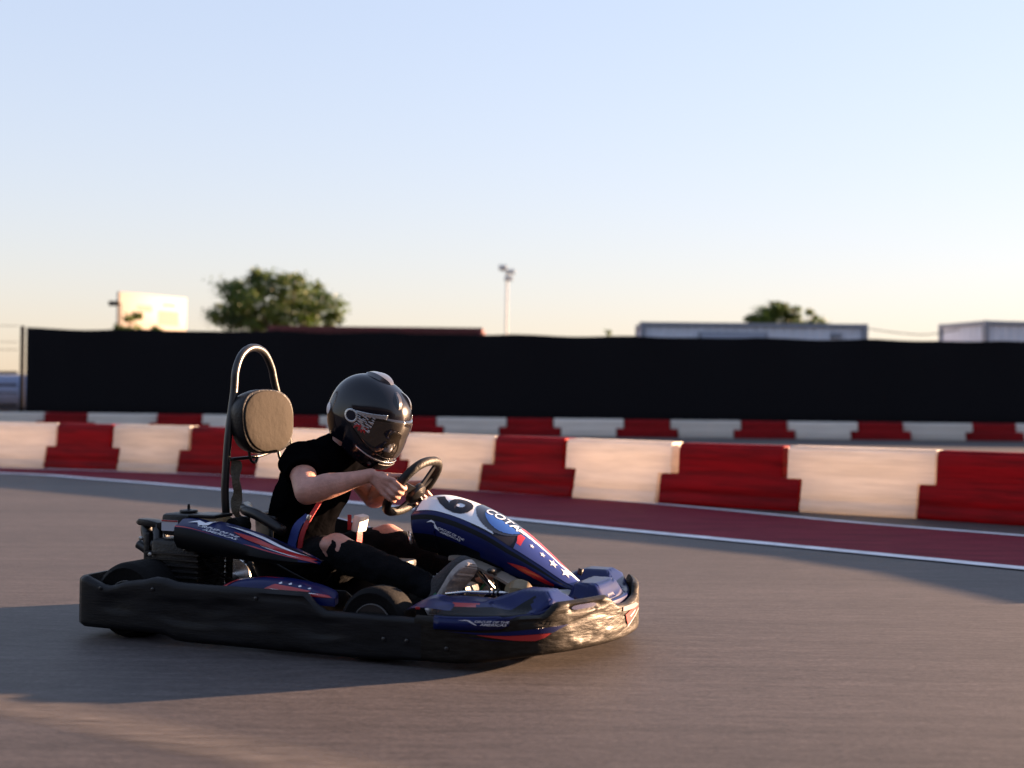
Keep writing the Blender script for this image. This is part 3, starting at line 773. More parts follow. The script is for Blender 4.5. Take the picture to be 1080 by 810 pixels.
# chassis
def frame():
    bm = bmesh.new()
    for s_ in (-1, 1):
        add_tube(bm, cr([(-.93, s_ * .20, .10), (-.6, s_ * .22, .07), (-.2, s_ * .30, .055), (.15, s_ * .30, .055), (.42, s_ * .18, .055), (.75, s_ * .16, .07)], 6), .015, 8)
        add_tube(bm, cr([(-.55, s_ * .24, .07), (-.5, s_ * .5, .09), (-.1, s_ * .53, .09), (.02, s_ * .5, .08), (.06, s_ * .31, .06)], 6), .010, 8)
        add_tube(bm, [(.25, s_ * .29, .06), (.25, s_ * .44, .128)], .014, 8)
    for x in (-.6, 0.2, .72): add_tube(bm, [(x, -.28 if x < .6 else -.16, .065), (x, .28 if x < .6 else .16, .065)], .013, 8)
    return fin('chassis_frame', bm, STEEL, K)
frame()
loft('floor_tray', [[(x, -w_, .045), (x, w_, .045), (x, w_, .052), (x, -w_, .052)] for x, w_ in ((-.35, .28), (.15, .28), (.4, .19), (.74, .16))], ALU, K)

# ---- rear hoop and headrest
hp = [(-.60, -.165, .10), (-.595, -.165, .30), (-.60, -.172, .38), (-.60, -.194, .53), (-.60, -.186, .66), (-.60, -.172, .78), (-.60, -.140, .93), (-.60, -.128, 1.02), (-.60, -.085, 1.085), (-.60, -.01, 1.115), (-.60, .075, 1.10),
      (-.60, .135, 1.04), (-.60, .165, .97), (-.60, .235, .83), (-.60, .29, .70), (-.60, .29, .55), (-.60, .27, .38), (-.595, .255, .10)]
hoop = tube('roll_hoop', cr(hp, 6), .0155, STEEL, K, 14)
tube('hoop_brace', cr([(-.597, -.165, .665), (-.56, 0, .675), (-.597, .285, .715)], 6), .007, STEEL, hoop, 8)
for y0 in (-.10, .12):
    tube('hook', cr([(-.575, y0, .76), (-.56, y0 + .01, .70), (-.555, y0 + .02, .66), (-.55, y0 + .045, .65), (-.55, y0 + .06, .672)], 5), .006, STEEL, hoop, 8)
tube('hoop_stay', cr([(-.60, -.18, .45), (-.72, -.19, .28), (-.80, -.2, .16)], 4), .010, STEEL, hoop, 8)
tube('hoop_stay', cr([(-.60, .28, .45), (-.72, .24, .28), (-.80, .2, .16)], 4), .010, STEEL, hoop, 8)
def pad():
    bm = bmesh.new(); rings = []
    tilt = Matrix.Rotation(R(-8), 3, 'Z') @ Matrix.Rotation(R(-4), 3, 'Y')
    C_ = Vector((-.505, -.035, .816)); n_ = 48
    for d, sc in ((-.085, .55), (-.080, .80), (-.065, .94), (-.03, 1.0), (-.004, 1.0), (.002, .985), (.004, .97)):
        ring = []
        for k in range(n_):
            a = 2 * PI * k / n_; ca, sa = math.cos(a), math.sin(a)
            e = 2.7; rr = (abs(ca) ** e + abs(sa) ** e) ** (-1 / e)
            y = rr * ca * .160 * (1 + .05 * sa); z = rr * sa * .130
            ring.append(C_ + tilt @ Vector((d, y * sc, z * sc)))
        rings.append(ring)
    add_loft(bm, rings); return fin('headrest', bm, BLACKPL, K, True, auto=50), C_, tilt
hr, PC, PT = pad()
bm = bmesh.new(); rings = []
for d, sc in ((.0035, 1.0), (.008, .995), (.011, .96), (.013, .6), (.013, .3), (.013, .02)):
    ring = []
    for k in range(48):
        a = 2 * PI * k / 48; ca, sa = math.cos(a), math.sin(a); rr = (abs(ca) ** 2.3 + abs(sa) ** 2.3) ** (-1 / 2.3)
        ring.append(PC + PT @ Vector((d, rr * ca * .150 * sc * (1 + .05 * sa), rr * sa * .124 * sc)))
    rings.append(ring)
add_loft(bm, rings); fin('pad_face', bm, VINYL, hr, True, auto=60)

# hanging belt beside the hoop
bm = bmesh.new()
Pb = cr([(-.585, -.145, .66), (-.58, -.150, .60), (-.575, -.140, .54), (-.58, -.150, .48), (-.57, -.135, .435), (-.56, -.118, .42)], 6)
for i, q in enumerate(Pb):
    pass
add_loft(bm, [[(q.x - .021 + .002 * math.sin(i * 1.1), q.y - .002, q.z), (q.x + .021 + .003 * math.sin(i * .8), q.y - .004 + .012 * math.sin(i * .5), q.z + .003 * math.sin(i)), (q.x + .021 + .003 * math.sin(i * .8), q.y + .001 + .012 * math.sin(i * .5), q.z), (q.x - .021 + .002 * math.sin(i * 1.1), q.y + .003, q.z)] for i, q in enumerate(Pb)])
belt = fin('hanging_belt', bm, BELTK, K, True, auto=50)
box('belt_tip', (-.556, -.118, .420), (.048, .012, .034), STEEL, belt, .004)

# ---- seat
def seat():
    bm = bmesh.new(); rings = []
    prof = [(-.04, .13, .20), (-.12, .085, .215), (-.25, .07, .225), (-.38, .085, .225), (-.47, .16, .22), (-.505, .26, .215), (-.52, .36, .205), (-.535, .44, .18)]
    side = [.19, .20, .25, .31, .37, .43, .45, .46]
    P = cr([(a, b, c) for a, b, c in prof], 4); Sd = cr([(q, 0, 0) for q in side], 4)
    for q, sd_ in zip(P, Sd):
        x, z, w_ = q; sh = sd_.x; ring = []
        back = ss(.15, .30, z)
        for k in range(17):
            t = -1 + 2 * k / 16
            lift = abs(t) ** 3
            ring.append((x + back * lift * .17, t * w_ * (1 + .08 * lift), z + (1 - back) * lift * (sh - z)))
        rings.append(ring)
    add_loft(bm, rings, False, False)
    o = fin('seat', bm, SEATM, K); m_ = o.modifiers.new('s', 'SOLIDIFY'); m_.thickness = .012; m_.offset = 1
    b_ = o.modifiers.new('b', 'SUBSURF'); b_.levels = 1; b_.render_levels = 1
    # rolled rim of the seat back
    rim = [Vector(rings[-1][k]) for k in range(17)]
    tube('seat_rim', rim, .011, SEATM, o, 8)
    return o
st = seat()
tube('seat_bolster', cr([(-.30, -.245, .40), (-.42, -.235, .455), (-.50, -.20, .47), (-.545, -.12, .475)], 5), .022, SEATM, st, 10)

# ---- engine and rear hardware (near side)
eng = box('engine', (-.70, -.29, .25), (.22, .20, .22), BLACKPL, K, .02)
bm = bmesh.new()
for k in range(7): add_box(bm, (-.70, -.29, .175 + k * .022), (.245, .225, .006))
fin('cooling_fins', bm, STEEL, eng, False)
tank = box('fuel_tank', (-.715, -.30, .415), (.125, .13, .085), BLACKPL, eng, .014)
box('tank_label', (-.735, -.3665, .412), (.075, .002, .042), mat('label_grey', (.40, .42, .48), .5), tank, 0)
box('label_stripe', (-.735, -.3685, .430), (.073, .002, .005), RED, tank, 0)
lathe('fuel_cap', [(.012, 0), (.034, .002), (.036, .006), (.034, .012), (.010, .015), (.006, .016), (.005, .034), (.001, .036)], (-.695, -.30, .458), 'z', BLACKPL, tank, 24)
box('air_box', (-.585, -.29, .41), (.10, .12, .075), mat('tan_air_box', (.17, .12, .06), .5, bump=.2), eng, .012)
box('air_box_lid', (-.60, -.29, .4525), (.12, .13, .012), BLACKPL, eng, .004)
lathe('filter', [(.01, -.04), (.035, -.04), (.037, 0), (.035, .04), (.01, .04)], (-.50, -.25, .41), 'y', RUBBER, eng, 20)
tube('exhaust', cr([(-.78, -.30, .30), (-.86, -.31, .33), (-.89, -.30, .37), (-.90, -.29, .40)], 5), .024, STEEL, eng, 12)
loft('rear_arm', [[(x, -.30 - w_, z - h), (x, -.30 + w_, z - h), (x, -.30 + w_, z + h), (x, -.30 - w_, z + h)] for x, w_, z, h in ((-.935, .012, .412, .005), (-.91, .03, .415, .013), (-.86, .035, .412, .013), (-.82, .03, .405, .012), (-.79, .025, .40, .02))], BLACKPL, eng, bevel=.004)
bm = bmesh.new()
add_tube(bm, cr([(-.93, -.30, .325), (-.90, -.30, .31), (-.86, -.30, .29), (-.80, -.3, .26)], 5), .019, 10); add_tube(bm, [(-.83, -.31, .23), (-.83, -.31, .41)], .022, 10)
fin('muffler_bracket', bm, STEEL, eng)
for k, (x, z) in enumerate(((-.845, .36), (-.80, .30), (-.82, .22), (-.64, .33))): lathe('bolt', [(.009, 0), (.009, .008), (.004, .012)], (x, -.395, z), (0, -1, 0), ALU, eng, 8)
tube('fuel_line', cr([(-.66, -.36, .40), (-.60, -.37, .33), (-.55, -.36, .26), (-.48, -.3, .2)], 5), .006, RUBBER, eng, 8)
box('rear_guard', (-.865, -.27, .29), (.03, .14, .18), BLACKPL, eng, .01)
# far side engine (twin look is not guessed: only a chain guard)
box('chain_guard', (-.74, .30, .20), (.22, .05, .14), BLACKPL, K, .02)

# ---- near upper cover beside the seat
def upper_cover():
    st_ = [(-.665, .335, .425, .03, .09), (-.60, .325, .422, .045, .11), (-.50, .315, .405, .055, .12), (-.40, .305, .385, .055, .12), (-.28, .298, .358, .05, .10), (-.18, .295, .335, .035, .07), (-.09, .300, .317, .012, .03), (-.055, .304, .311, .003, .01)]
    rings = []
    S_ = cr(st_, 5)
    for x, zb_, zt2, hwid, wid in S_:
        yo = -.435 + .05 * ss(-.3, -.05, x)     # outer edge
        ring = [(x, yo + .02, zb_), (x, yo - .004, zb_ + (zt2 - zb_) * .35), (x, yo, zt2 - .012), (x, yo + .012, zt2 - .003), (x, yo + .03, zt2 + .002), (x, yo + wid * .6, zt2 + .018 * min(1, wid / .1)), (x, yo + wid, zt2 + .022 * min(1, wid / .1)), (x, yo + wid + .01, zb_)]
        rings.append(ring)
    bm = bmesh.new(); add_loft(bm, rings)
    o = fin('side_cover', bm, None, K, True, mats=[DARKB, BLUE], auto=50)
    for p_ in o.data.polygons:
        c = p_.center
        if p_.normal.z > .45: p_.material_index = 1
    def f(u, v):      # u along x, v across from the outer top edge (0..1)
        x = -.665 + u * .61; q = None
        for a, b in zip(S_, S_[1:]):
            if a[0] <= x <= b[0]: t = (x - a[0]) / (b[0] - a[0]); q = a.lerp(b, t); break
        if q is None: q = S_[-1]
        _, zb_, zt2, _, wid = q; yo = -.435 + .05 * ss(-.3, -.05, x)
        pts = [(yo + .001, zt2 - .012), (yo + .012, zt2 - .003), (yo + .03, zt2 + .002), (yo + wid * .6, zt2 + .018 * min(1, wid / .1)), (yo + wid, zt2 + .022 * min(1, wid / .1))]
        s2 = max(0, min(.999, v)) * 4; k = int(s2); t = s2 - k
        y = pts[k][0] + (pts[k + 1][0] - pts[k][0]) * t; z = pts[k][1] + (pts[k + 1][1] - pts[k][1]) * t
        return Vector((x, y - .0015, z + .0025))
    poly2mesh('red_flash', [[(.38, .62), (.55, .66), (.75, .55), (.86, .45), (.98, .35), (.92, .05), (.80, .18), (.66, .35), (.52, .45)]], f, RED, o, 4)
    poly2mesh('red_edging', [[(.0, .03), (.0, .15), (.1, .1), (.3, .03)], [(.5, .0), (.58, .10), (.78, .08), (.95, .12), (.99, .02), (.8, 0)]], f, RED, o, 4)
    poly2mesh('white_flash', [[(.30, .78), (.48, .86), (.60, .82), (.80, .62), (.97, .42), (.76, .56), (.60, .70), (.45, .74)], [(.60, .34), (.78, .19), (.90, .10), (.80, .12), (.66, .24)]], f, WHITE, o, 4)
    poly2mesh('dark_flash', [[(.50, .90), (.62, .95), (.85, .80), (.95, .6), (.82, .68), (.62, .88)]], f, DARKTR, o, 4)
    text_mesh('small_lettering', 'CIRCUIT OF THE', lambda a, b: f(.14 + a * .32 / 8, .42 + b * .22 - a * .008), WHITE, o, 1, .3, .01, 1)
    text_mesh('small_lettering', 'AMERICAS', lambda a, b: f(.20 + a * .32 / 6, .16 + b * .22 - a * .008), WHITE, o, 1, .3, .01, 1)
    poly2mesh('wing_logo', [[(.06, .55), (.12, .72), (.17, .66), (.22, .9), (.20, .6), (.14, .52), (.12, .62)]], f, WHITE, o, 4)
    return o
sc_near = upper_cover()
sc_far = sc_near.copy(); COL.objects.link(sc_far); sc_far.parent = K; sc_far.scale = (1, -1, 1)  # unseen mirror copy, added against sun leaking under the kart
# ---- near and far lower side pods
def side_pod(s_):
    rings = []
    for x, h, w_ in cr([(-.40, .0, .0), (-.385, .012, .04), (-.33, .036, .06), (-.22, .050, .07), (-.10, .046, .075), (.0, .030, .07), (.06, .012, .05), (.10, 0, .0)], 5):
        yo = -.555; w_ = max(.002, w_); h = max(.001, h)
        ring = []
        for k in range(11):
            a = PI * k / 10
            ring.append((x, s_ * -(yo + w_ - w_ * math.cos(a)), .208 + h * math.sin(a) ** .7))
        ring += [(x, s_ * -(yo + 2 * w_), .18), (x, s_ * -yo, .18)]
        rings.append(ring)
    bm = bmesh.new(); add_loft(bm, rings); return fin('side_pod', bm, BLUE, K, True, auto=60)
sp = side_pod(-1); side_pod(1)
def fpod(u, v):    # u along, v up on the near face of the pod
    x = -.40 + .50 * u; tab = [(0, 0), (.03, .012), (.14, .036), (.36, .05), (.6, .046), (.8, .03), (.92, .012), (1, 0)]
    h = interp(tab, u); w_ = interp([(0, 0), (.03, .04), (.14, .06), (.36, .07), (.6, .075), (.8, .07), (.92, .05), (1, .0)], u)
    a = v * PI / 2
    return Vector((x, -.555 + w_ - w_ * math.cos(a) - .002, .208 + h * math.sin(a) ** .7 + .0015))
poly2mesh('red_edging', [[(.02, .0), (.06, .5), (.16, .95), (.3, 1.05), (.5, 1.05), (.5, .95), (.3, .93), (.18, .8), (.10, .3), (.10, 0)]], fpod, RED, sp, 4)
poly2mesh('red_flash', [[(.42, .12), (.50, .42), (.60, .36), (.80, .34), (.76, .1), (.6, .02)], [(.75, 0), (.95, .5), (.99, .2), (.96, 0)]], fpod, RED, sp, 4)
poly2mesh('white_flash', [[(.46, .16), (.60, .06), (.78, .08), (.88, .22), (.76, .16), (.6, .13)]] + [[(a, .50), (a + .015, .62), (a + .03, .50), (a + .015, .44)] for a in (.52, .60, .68, .76)], fpod, WHITE, sp, 4)

# ---- front fairing over the bumper
def zf(x, y):
    ay = abs(y)
    z = .196
    def pyr(x0, w1, w2, y0, wy, h): return h * max(0, 1 - max(abs((x - x0) / (w1 if x < x0 else w2)), abs((ay - y0) / wy)))
    z += min(.062, pyr(.80, .17, .10, .33, .13, .095))
    z += min(.022, pyr(.58, .22, .16, .40, .15, .035))
    c = ss(.80, .83, x) * (1 - ss(.905, .955, x)) * (1 - ss(.10, .155, abs(y - .03)))
    z += .056 * c
    return z
def fairing():
    i0, i1 = 56, 164; rows = []
    for i in range(i0, i1 + 1):
        P = PL[i]; N_ = pn(i); row = []
        lipd = .040 * (1 - ss(.72, .86, P.x)) + .004
        e = P + N_ * .007
        top0 = P - N_ * .016
        zt0 = ztop_f(P, i) + .006 if P.x < .80 else .196
        inner = Vector((.36 + (P.x - .40) * .58 if P.x > .4 else P.x - .02, P.y * .42))
        if P.x <= .80:
            row.append((e.x, e.y, zt0 - lipd)); row.append((e.x, e.y, zt0 - .006)); row.append((e.x - N_.x * .006, e.y - N_.y * .006, zt0 + .001))
        else:
            q = P - N_ * .036; row += [(q.x, q.y, .14), (q.x, q.y, .17), (q.x, q.y, .19)]
        q0 = top0 if P.x <= .80 else P - N_ * .038
        blend = ss(.74, .84, P.x); q0 = top0.lerp(P - N_ * .038, blend)
        if 0 < blend < 1:
            q = (e).lerp(P - N_ * .036, blend); zl = zt0 + (.14 - zt0 + lipd) * 0
            row = [(q.x, q.y, zt0 - lipd * (1 - blend) - .03 * blend), (q.x, q.y, zt0 - .01), (q.x, q.y, zt0 - .002)]
        for k in range(0, 29):
            v = k / 28; x = q0.x + (inner.x - q0.x) * v; y = q0.y + (inner.y - q0.y) * v
            row.append((x, y, zf(x, y) if k else max(zf(x, y), zt0) * .5 + zt0 * .5))
        x, y = inner; row.append((x, y, .10))
        rows.append(row)
    bm = bmesh.new(); add_loft(bm, rows, False, False)
    o = fin('front_fairing', bm, None, K, True, mats=[BLUE, DARKB, RED, WHITE], auto=24)
    nf = len(rows[0]) - 1
    for idx, p_ in enumerate(o.data.polygons):
        c = p_.center
        if c.x > .80 and -.16 < c.y < .20 and c.z < .235 and c.z > .205 and abs(p_.normal.z) < .75 and c.x > 9: p_.material_index = 3
        if c.z < .15 and c.x < .8 and abs(c.y) < .3: p_.material_index = 1
        k_ = (idx % nf)
        if 2 <= k_ <= 8 and c.x < .80: p_.material_index = 1
        if 9 <= k_ <= 11 and .45 < c.x < .62: p_.material_index = 2
    m_ = o.modifiers.new('s', 'SOLIDIFY'); m_.thickness = .004; m_.offset = -1
    return o
ff = fairing()
def fs(u, v, off=.0105):   # near side of the front: u = x, v = z
    # find plan index for x on the near side
    best = None
    for i in range(50, 100):
        a, b = PL[i], PL[i + 1]
        if a.x <= u <= b.x: t = (u - a.x) / (b.x - a.x); best = i + t; break
    if best is None: best = 52
    return surf(best, v, off)
poly2mesh('red_slash', [[(.66, .128), (.75, .127), (.88, .131), (.865, .118), (.84, .108), (.78, .112)]], lambda u, v: fs(u, v, .004), RED, fb, 4)
poly2mesh('blue_slash', [[(.55, .134), (.66, .130), (.75, .1285), (.885, .1325), (.92, .155), (.86, .139), (.70, .136)], [(.60, .122), (.78, .108), (.70, .112)]], lambda u, v: fs(u, v, .003), BLUE, fb, 4)
text_mesh('side_lettering', 'CIRCUIT OF THE', lambda a, b: fs(.655 + a * .0145, .1705 + b * .010, .0100), WHITE, ff, 1, .35, .015, 1)
text_mesh('side_lettering', 'AMERICAS', lambda a, b: fs(.675 + a * .0175, .1610 + b * .010, .0100), WHITE, ff, 1, .35, .015, 1)
poly2mesh('wing_logo', [[(.60, .175), (.632, .1745), (.656, .163), (.666, .160), (.655, .168), (.640, .177), (.625, .178)]], lambda u, v: fs(u, v, .0100), WHITE, ff, 3)
bm = bmesh.new(); add_loft(bm, [[(x, -.555 + .0, z), (x, -.50, z + .02 * q), (x, -.43, z + .03 * q), (x, -.40, z)] for x, z, q in cr([(.375, .185, .1), (.40, .195, .6), (.45, .20, 1), (.52, .197, .7), (.60, .192, .3)], 4)])
wg = fin('front_wing', bm, BLUE, K, True, auto=60)
box('red_dot', (.425, -.553, .197), (.018, .004, .010), RED, wg, .002); box('white_dot', (.46, -.553, .195), (.014, .004, .007), WHITE, wg, .002)

# ---- front panel (steering fairing) with number plate
TOPZ = [(.15, .515), (.20, .535), (.27, .543), (.34, .532), (.42, .508), (.51, .470), (.60, .415), (.68, .355), (.75, .298), (.80, .258), (.825, .240)]
HWID = [(.15, .150), (.25, .150), (.4, .145), (.5, .135), (.6, .115), (.7, .085), (.78, .060), (.825, .035)]
BOTZ = [(.15, .36), (.22, .345), (.33, .325), (.42, .300), (.50, .270), (.57, .245), (.66, .225), (.75, .218), (.825, .222)]
def smooth_tab(tab):
    P = cr([(a, b, 0) for a, b in tab], 8); return [(q.x, q.y) for q in P]
def lin(tab, x):
    if x <= tab[0][0]: return tab[0][1]
    for (a, b), (c, d) in zip(tab, tab[1:]):
        if x <= c: return b + (d - b) * (x - a) / max(1e-9, c - a)
    return tab[-1][1]
TOPZ, HWID, BOTZ = smooth_tab(TOPZ), smooth_tab(HWID), smooth_tab(BOTZ)
def ptop(x, t, off=0):        # t in -1..1 across
    w_ = lin(HWID, x); z = lin(TOPZ, x) - (.055 * min(1, w_ / .12)) * abs(t) ** 2.0
    return Vector((x, t * w_, z + off))
def pside(x, v, off=0, s_=-1):  # v 0 (edge) .. 1 (bottom)
    a = ptop(x, s_); zb_ = lin(BOTZ, x); bulge = .014 * math.sin(PI * min(1, v * 1.1))
    return Vector((x + .02 * v * (x < .3), a.y + s_ * (.006 + bulge - .03 * v * v + off), a.z - .006 + (zb_ - a.z + .006) * v))
def front_panel():
    bm = bmesh.new(); rows = []
    X = [.200 + .625 * i / 80 for i in range(81)]
    for x in X:
        row = [pside(x, 1 - k / 8) for k in range(9)] + [ptop(x, -1 + 2 * k / 28) for k in range(29)] + [pside(x, k / 8, 0, 1) for k in range(9)]
        rows.append(row)
    add_loft(bm, rows, False, False)
    o = fin('front_panel', bm, None, K, True, mats=[BLUE, DARKB, WHITE, RED], auto=40)
    for p_ in o.data.polygons:
        pass
    me = o.data; k = 0
    nr = 46
    for idx, p_ in enumerate(me.polygons):
        c = p_.center; col_i = idx % 46
        rowv = min(col_i, 45 - col_i)          # 0 = bottom of the side, 8 = top edge
        if rowv < 8:
            v = 1 - (rowv + .5) / 8
            p_.material_index = 0 if .12 < v < .55 + .3 * ss(.45, .7, c.x) else 1
    m_ = o.modifiers.new('s', 'SOLIDIFY'); m_.thickness = .004; m_.offset = -1
    return o
fp = front_panel()
def grid_patch(name, f, u0, u1, v0, v1, test, m, parent, nu=120, nv=60):
    """the part of a surface patch where test(u,v) holds, cut fine enough to look like a printed edge"""
    bm = bmesh.new(); vs = {}
    def gv(i, j):
        if (i, j) not in vs: vs[(i, j)] = bm.verts.new(f(u0 + (u1 - u0) * i / nu, v0 + (v1 - v0) * j / nv))
        return vs[(i, j)]
    for i in range(nu):
        for j in range(nv):
            if test(u0 + (u1 - u0) * (i + .5) / nu, v0 + (v1 - v0) * (j + .5) / nv): bm.faces.new((gv(i, j), gv(i + 1, j), gv(i + 1, j + 1), gv(i, j + 1)))
    return fin(name, bm, m, parent)
T = lambda off: (lambda x, t: ptop(x, t, off))
plate = grid_patch('number_plate', T(.002), .203, .56, -.93, .93, lambda x, t: x > .216 - .012 * math.cos(t * 1.5) and x < .43 + .115 * (1 - abs(t) ** 1.5) * 0 + .10 * abs(t), WHITE, fp, 160, 60)
grid_patch('plate_dark_edge', T(.0015), .44, .62, -.97, .97, lambda x, t: True, DARKTR, fp, 40, 40)  # plain dark band across the panel behind the badge
# digits, read from the front of the kart
def digit_f(xc, tc, s_): return lambda a, b: ptop(xc - (b - .35) * s_, tc + (a - .3) * s_ * 7.5, .0045)
text_mesh('number', '6', digit_f(.337, -.42, .20), DARKTR, plate, 1, 0, .03, 2)
text_mesh('number', '1', digit_f(.337, .40, .20), DARKTR, plate, 1, 0, .03, 2)
oval = lambda xc, tc, a, b: (lambda x, t: ((x - xc) / a) ** 2 + ((t - tc) / b) ** 2 < 1)
badge_o = grid_patch('oval_badge', T(.0035), .41, .62, -.95, .95, oval(.513, -.02, .098, .86), mat('badge_black', (.006, .007, .02), .3, coat=.5), fp, 120, 80)
grid_patch('badge_blue', T(.0050), .43, .61, -.95, .95, lambda x, t: oval(.528, -.10, .074, .66)(x, t) and t < -.30, LBLUE, badge_o, 100, 80)  # blue print on the near part of the badge
text_mesh('badge_lettering', 'COTA', lambda a, b: ptop(.455 + a * .047, -.36 + b * .52, .0065), mat('badge_letters', (.5, .58, .72), .4), badge_o, 1, .15, .01, 2)
# nose graphics: blue field, white stripe, red stripe, stars
grid_patch('nose_blue_field', T(.0035), .60, .822, -.98, .98, lambda x, t: t < -.22 + .1 * math.sin((x - .6) * 12), mat('navy_print', (.012, .025, .16), .35, coat=.4), fp, 100, 60)
grid_patch('nose_white_stripe', T(.0038), .585, .822, -.98, .98, lambda x, t: -.22 + .1 * math.sin((x - .6) * 12) <= t < -.02 + .65 * ss(.74, .82, x), WHITE, fp, 100, 80)
grid_patch('nose_red_stripe', T(.0038), .585, .822, -.98, .98, lambda x, t: -.02 + .65 * ss(.74, .82, x) <= t < .85 and x < .77, RED, fp, 100, 60)
grid_patch('nose_red_patch', T(.0040), .58, .64, -.98, .98, lambda x, t: -.8 < t < -.35 and x > .595 + .03 * abs(t + .5) and x < .618, RED, fp, 50, 40)
def star(xc, tc, s_):
    w_ = interp(HWID, xc)
    P = []
    for k in range(10):
        a = PI / 2 + 2 * PI * k / 10 + .3; q = s_ * (1 if k % 2 == 0 else .42); P.append((xc + q * math.cos(a), tc + q * math.sin(a) / w_))
    c = (xc, tc); return [[c, P[k], P[(k + 1) % 10]] for k in range(10)]
for xc, tc, s_ in ((.650, -.50, .009), (.690, -.50, .011), (.730, -.50, .017), (.776, -.42, .020)):
    poly2mesh('star', star(xc, tc, s_), lambda x, t: ptop(x, t, .0055), WHITE, fp, 1)
# side prints
text_mesh('side_lettering', 'CIRCUIT OF THE', lambda a, b: pside(.315 + a * .0140, .300 - b * .075 + (a * .0135) * .8, .0025), WHITE, fp, 1, .35, .015, 1)
text_mesh('side_lettering', 'AMERICAS', lambda a, b: pside(.325 + a * .0175, .385 - b * .075 + (a * .0135) * .8, .0025), WHITE, fp, 1, .35, .015, 1)
poly2mesh('wing_logo', [[(.265, .20), (.285, .12), (.300, .16), (.325, .36), (.305, .30), (.298, .20), (.285, .17)]], lambda x, v: pside(x, v, .0025), WHITE, fp, 3)
poly2mesh('red_slash', [[(.585, .38), (.67, .52), (.745, .72), (.752, .45), (.70, .28), (.65, .25)]], lambda x, v: pside(x, v, .0025), RED, fp, 4)
tube('panel_knob', [(.80, .055, .262), (.805, .06, .285)], [.009, .011], BLACKPL, fp, 10)
# panel supports
bm = bmesh.new()
add_tube(bm, cr([(.74, -.06, .08), (.72, -.05, .18), (.68, -.04, .26)], 4), .009, 8); add_tube(bm, cr([(.74, .06, .08), (.72, .05, .18), (.68, .04, .26)], 4), .009, 8)
add_tube(bm, [(.81, 0, .235), (.845, 0, .12)], .012, 8)
fin('panel_support', bm, STEEL, K)
# ---- steering
SC = Vector((.115, .015, .560)); SU = Vector((.60, 0, .80)); SN = Vector((.80, 0, -.60))   # plane up, axis (forward-down)
SL = Vector((0, 1, 0))
def rimpt(a, q=1.0, off=0): return SC + (SL * math.cos(a) * .150 + SU * (math.sin(a) * (.146 if math.sin(a) > 0 else .112))) * q + SN * off
ringp = []
for k in range(48):
    a = 2 * PI * k / 48; e = 2.5; rr = (abs(math.cos(a)) ** e + abs(math.sin(a)) ** e) ** (-1 / e)
    ringp.append(rimpt(a, rr * .97))
sw = tube('steering_wheel', ringp, .0180, mat('grip_black', (.007, .0065, .006), .55, bump=.3, bscale=80, spec=.25), K, 12, closed=True)
for a in (R(18), R(162), R(-90)):
    loft('spoke', [[rimpt(a, q) + SN * (o_) + (SU if abs(math.cos(a)) > .5 else SL) * w_ * s1 + SN * .003 * s2 for s1, s2 in ((-1, -1), (1, -1), (1, 1), (-1, 1))] for q, o_, w_ in ((.96, .0, .013), (.6, .012, .016), (.15, .025, .022))], STEEL, sw)
loft('spoke', [[rimpt(R(62), q) + SN * o_ + (SL * .9 - SU * .3) * w_ * s1 + SN * .004 * s2 for s1, s2 in ((-1, -1), (1, -1), (1, 1), (-1, 1))] for q, o_, w_ in ((.98, .0, .014), (.6, .01, .014), (.15, .022, .018))], STEEL, sw)
lathe('hub', [(.01, -.005), (.045, -.004), (.048, .004), (.044, .020), (.02, .035)], SC + SN * .018, SN, STEEL, sw, 24)
col_ = tube('steering_column', [SC + SN * .03, (.30, .0, .37), (.52, 0, .15)], .011, CHROME, K, 10)
for k, (y, z) in enumerate(((-.02, .49), (.025, .50), (-.035, .46))): lathe('bolt', [(.007, 0), (.009, .004), (.008, .012)], (.165 + k * .01, y, z), (-.7, -.5, .3), CHROME, col_, 8)
box('display_box', (.205, -.06, .465), (.05, .07, .04), BLACKPL, col_, .006)
# pedals, levers, sun-leak block between the knees
for s_ in (-1, 1):
    pd = tube('pedal', cr([(.60, s_ * .16, .07), (.58, s_ * .17, .16), (.56, s_ * .18, .25), (.555, s_ * .185, .30)], 4), .008, STEEL, K, 8)
    tube('pedal_pad', [(.555, s_ * .13, .285), (.555, s_ * .23, .295)], .010, STEEL, pd, 8)
tube('tie_rod', [(.43, -.34, .218), (.50, -.30, .225), (.66, -.28, .228)], .0065, CHROME, K, 8)
tk = empty('x', (0, 0, 0), 0, 'x', 'x'); bpy.data.objects.remove(tk)
bm = bmesh.new(); add_loft(bm, [[(x, y0 - w_, z - h), (x, y0 + w_, z - h), (x, y0 + w_, z + h * .5), (x, y0, z + h), (x, y0 - w_, z + h * .4)] for x, y0, w_, z, h in cr([(.63, -.255, .012, .232, .02), (.66, -.26, .030, .232, .040), (.69, -.265, .036, .232, .046), (.72, -.265, .030, .230, .040), (.735, -.26, .012, .230, .02)], 3)])
fin('brake_reservoir', bm, mat('tan_reservoir', (.16, .12, .065), .35, bump=.3), K, True, auto=40)
for x in (.47, .485, .50): lathe('clip', [(.007, 0), (.013, .002), (.013, .006), (.007, .008)], (x + .11, -.283, .229), 'x', STEEL, K, 12)
loft('inner_pod', [[(x, y0 - w_, z - .006), (x, y0 + w_, z - .002), (x, y0 + w_ * .9, z + .010), (x, y0, z + .018), (x, y0 - w_, z + .004)] for x, y0, w_, z in cr([(.345, -.12, .01, .318), (.40, -.13, .03, .318), (.48, -.14, .045, .300), (.56, -.14, .05, .270), (.63, -.14, .05, .238), (.68, -.14, .02, .215)], 4)], mat('warm_grey_pod', (.16, .14, .12), .4, bump=.2), K)
box('orange_lamp', (.225, .10, .345), (.03, .03, .025), mat('orange_plastic', (.6, .10, .01), .4), K, .006)
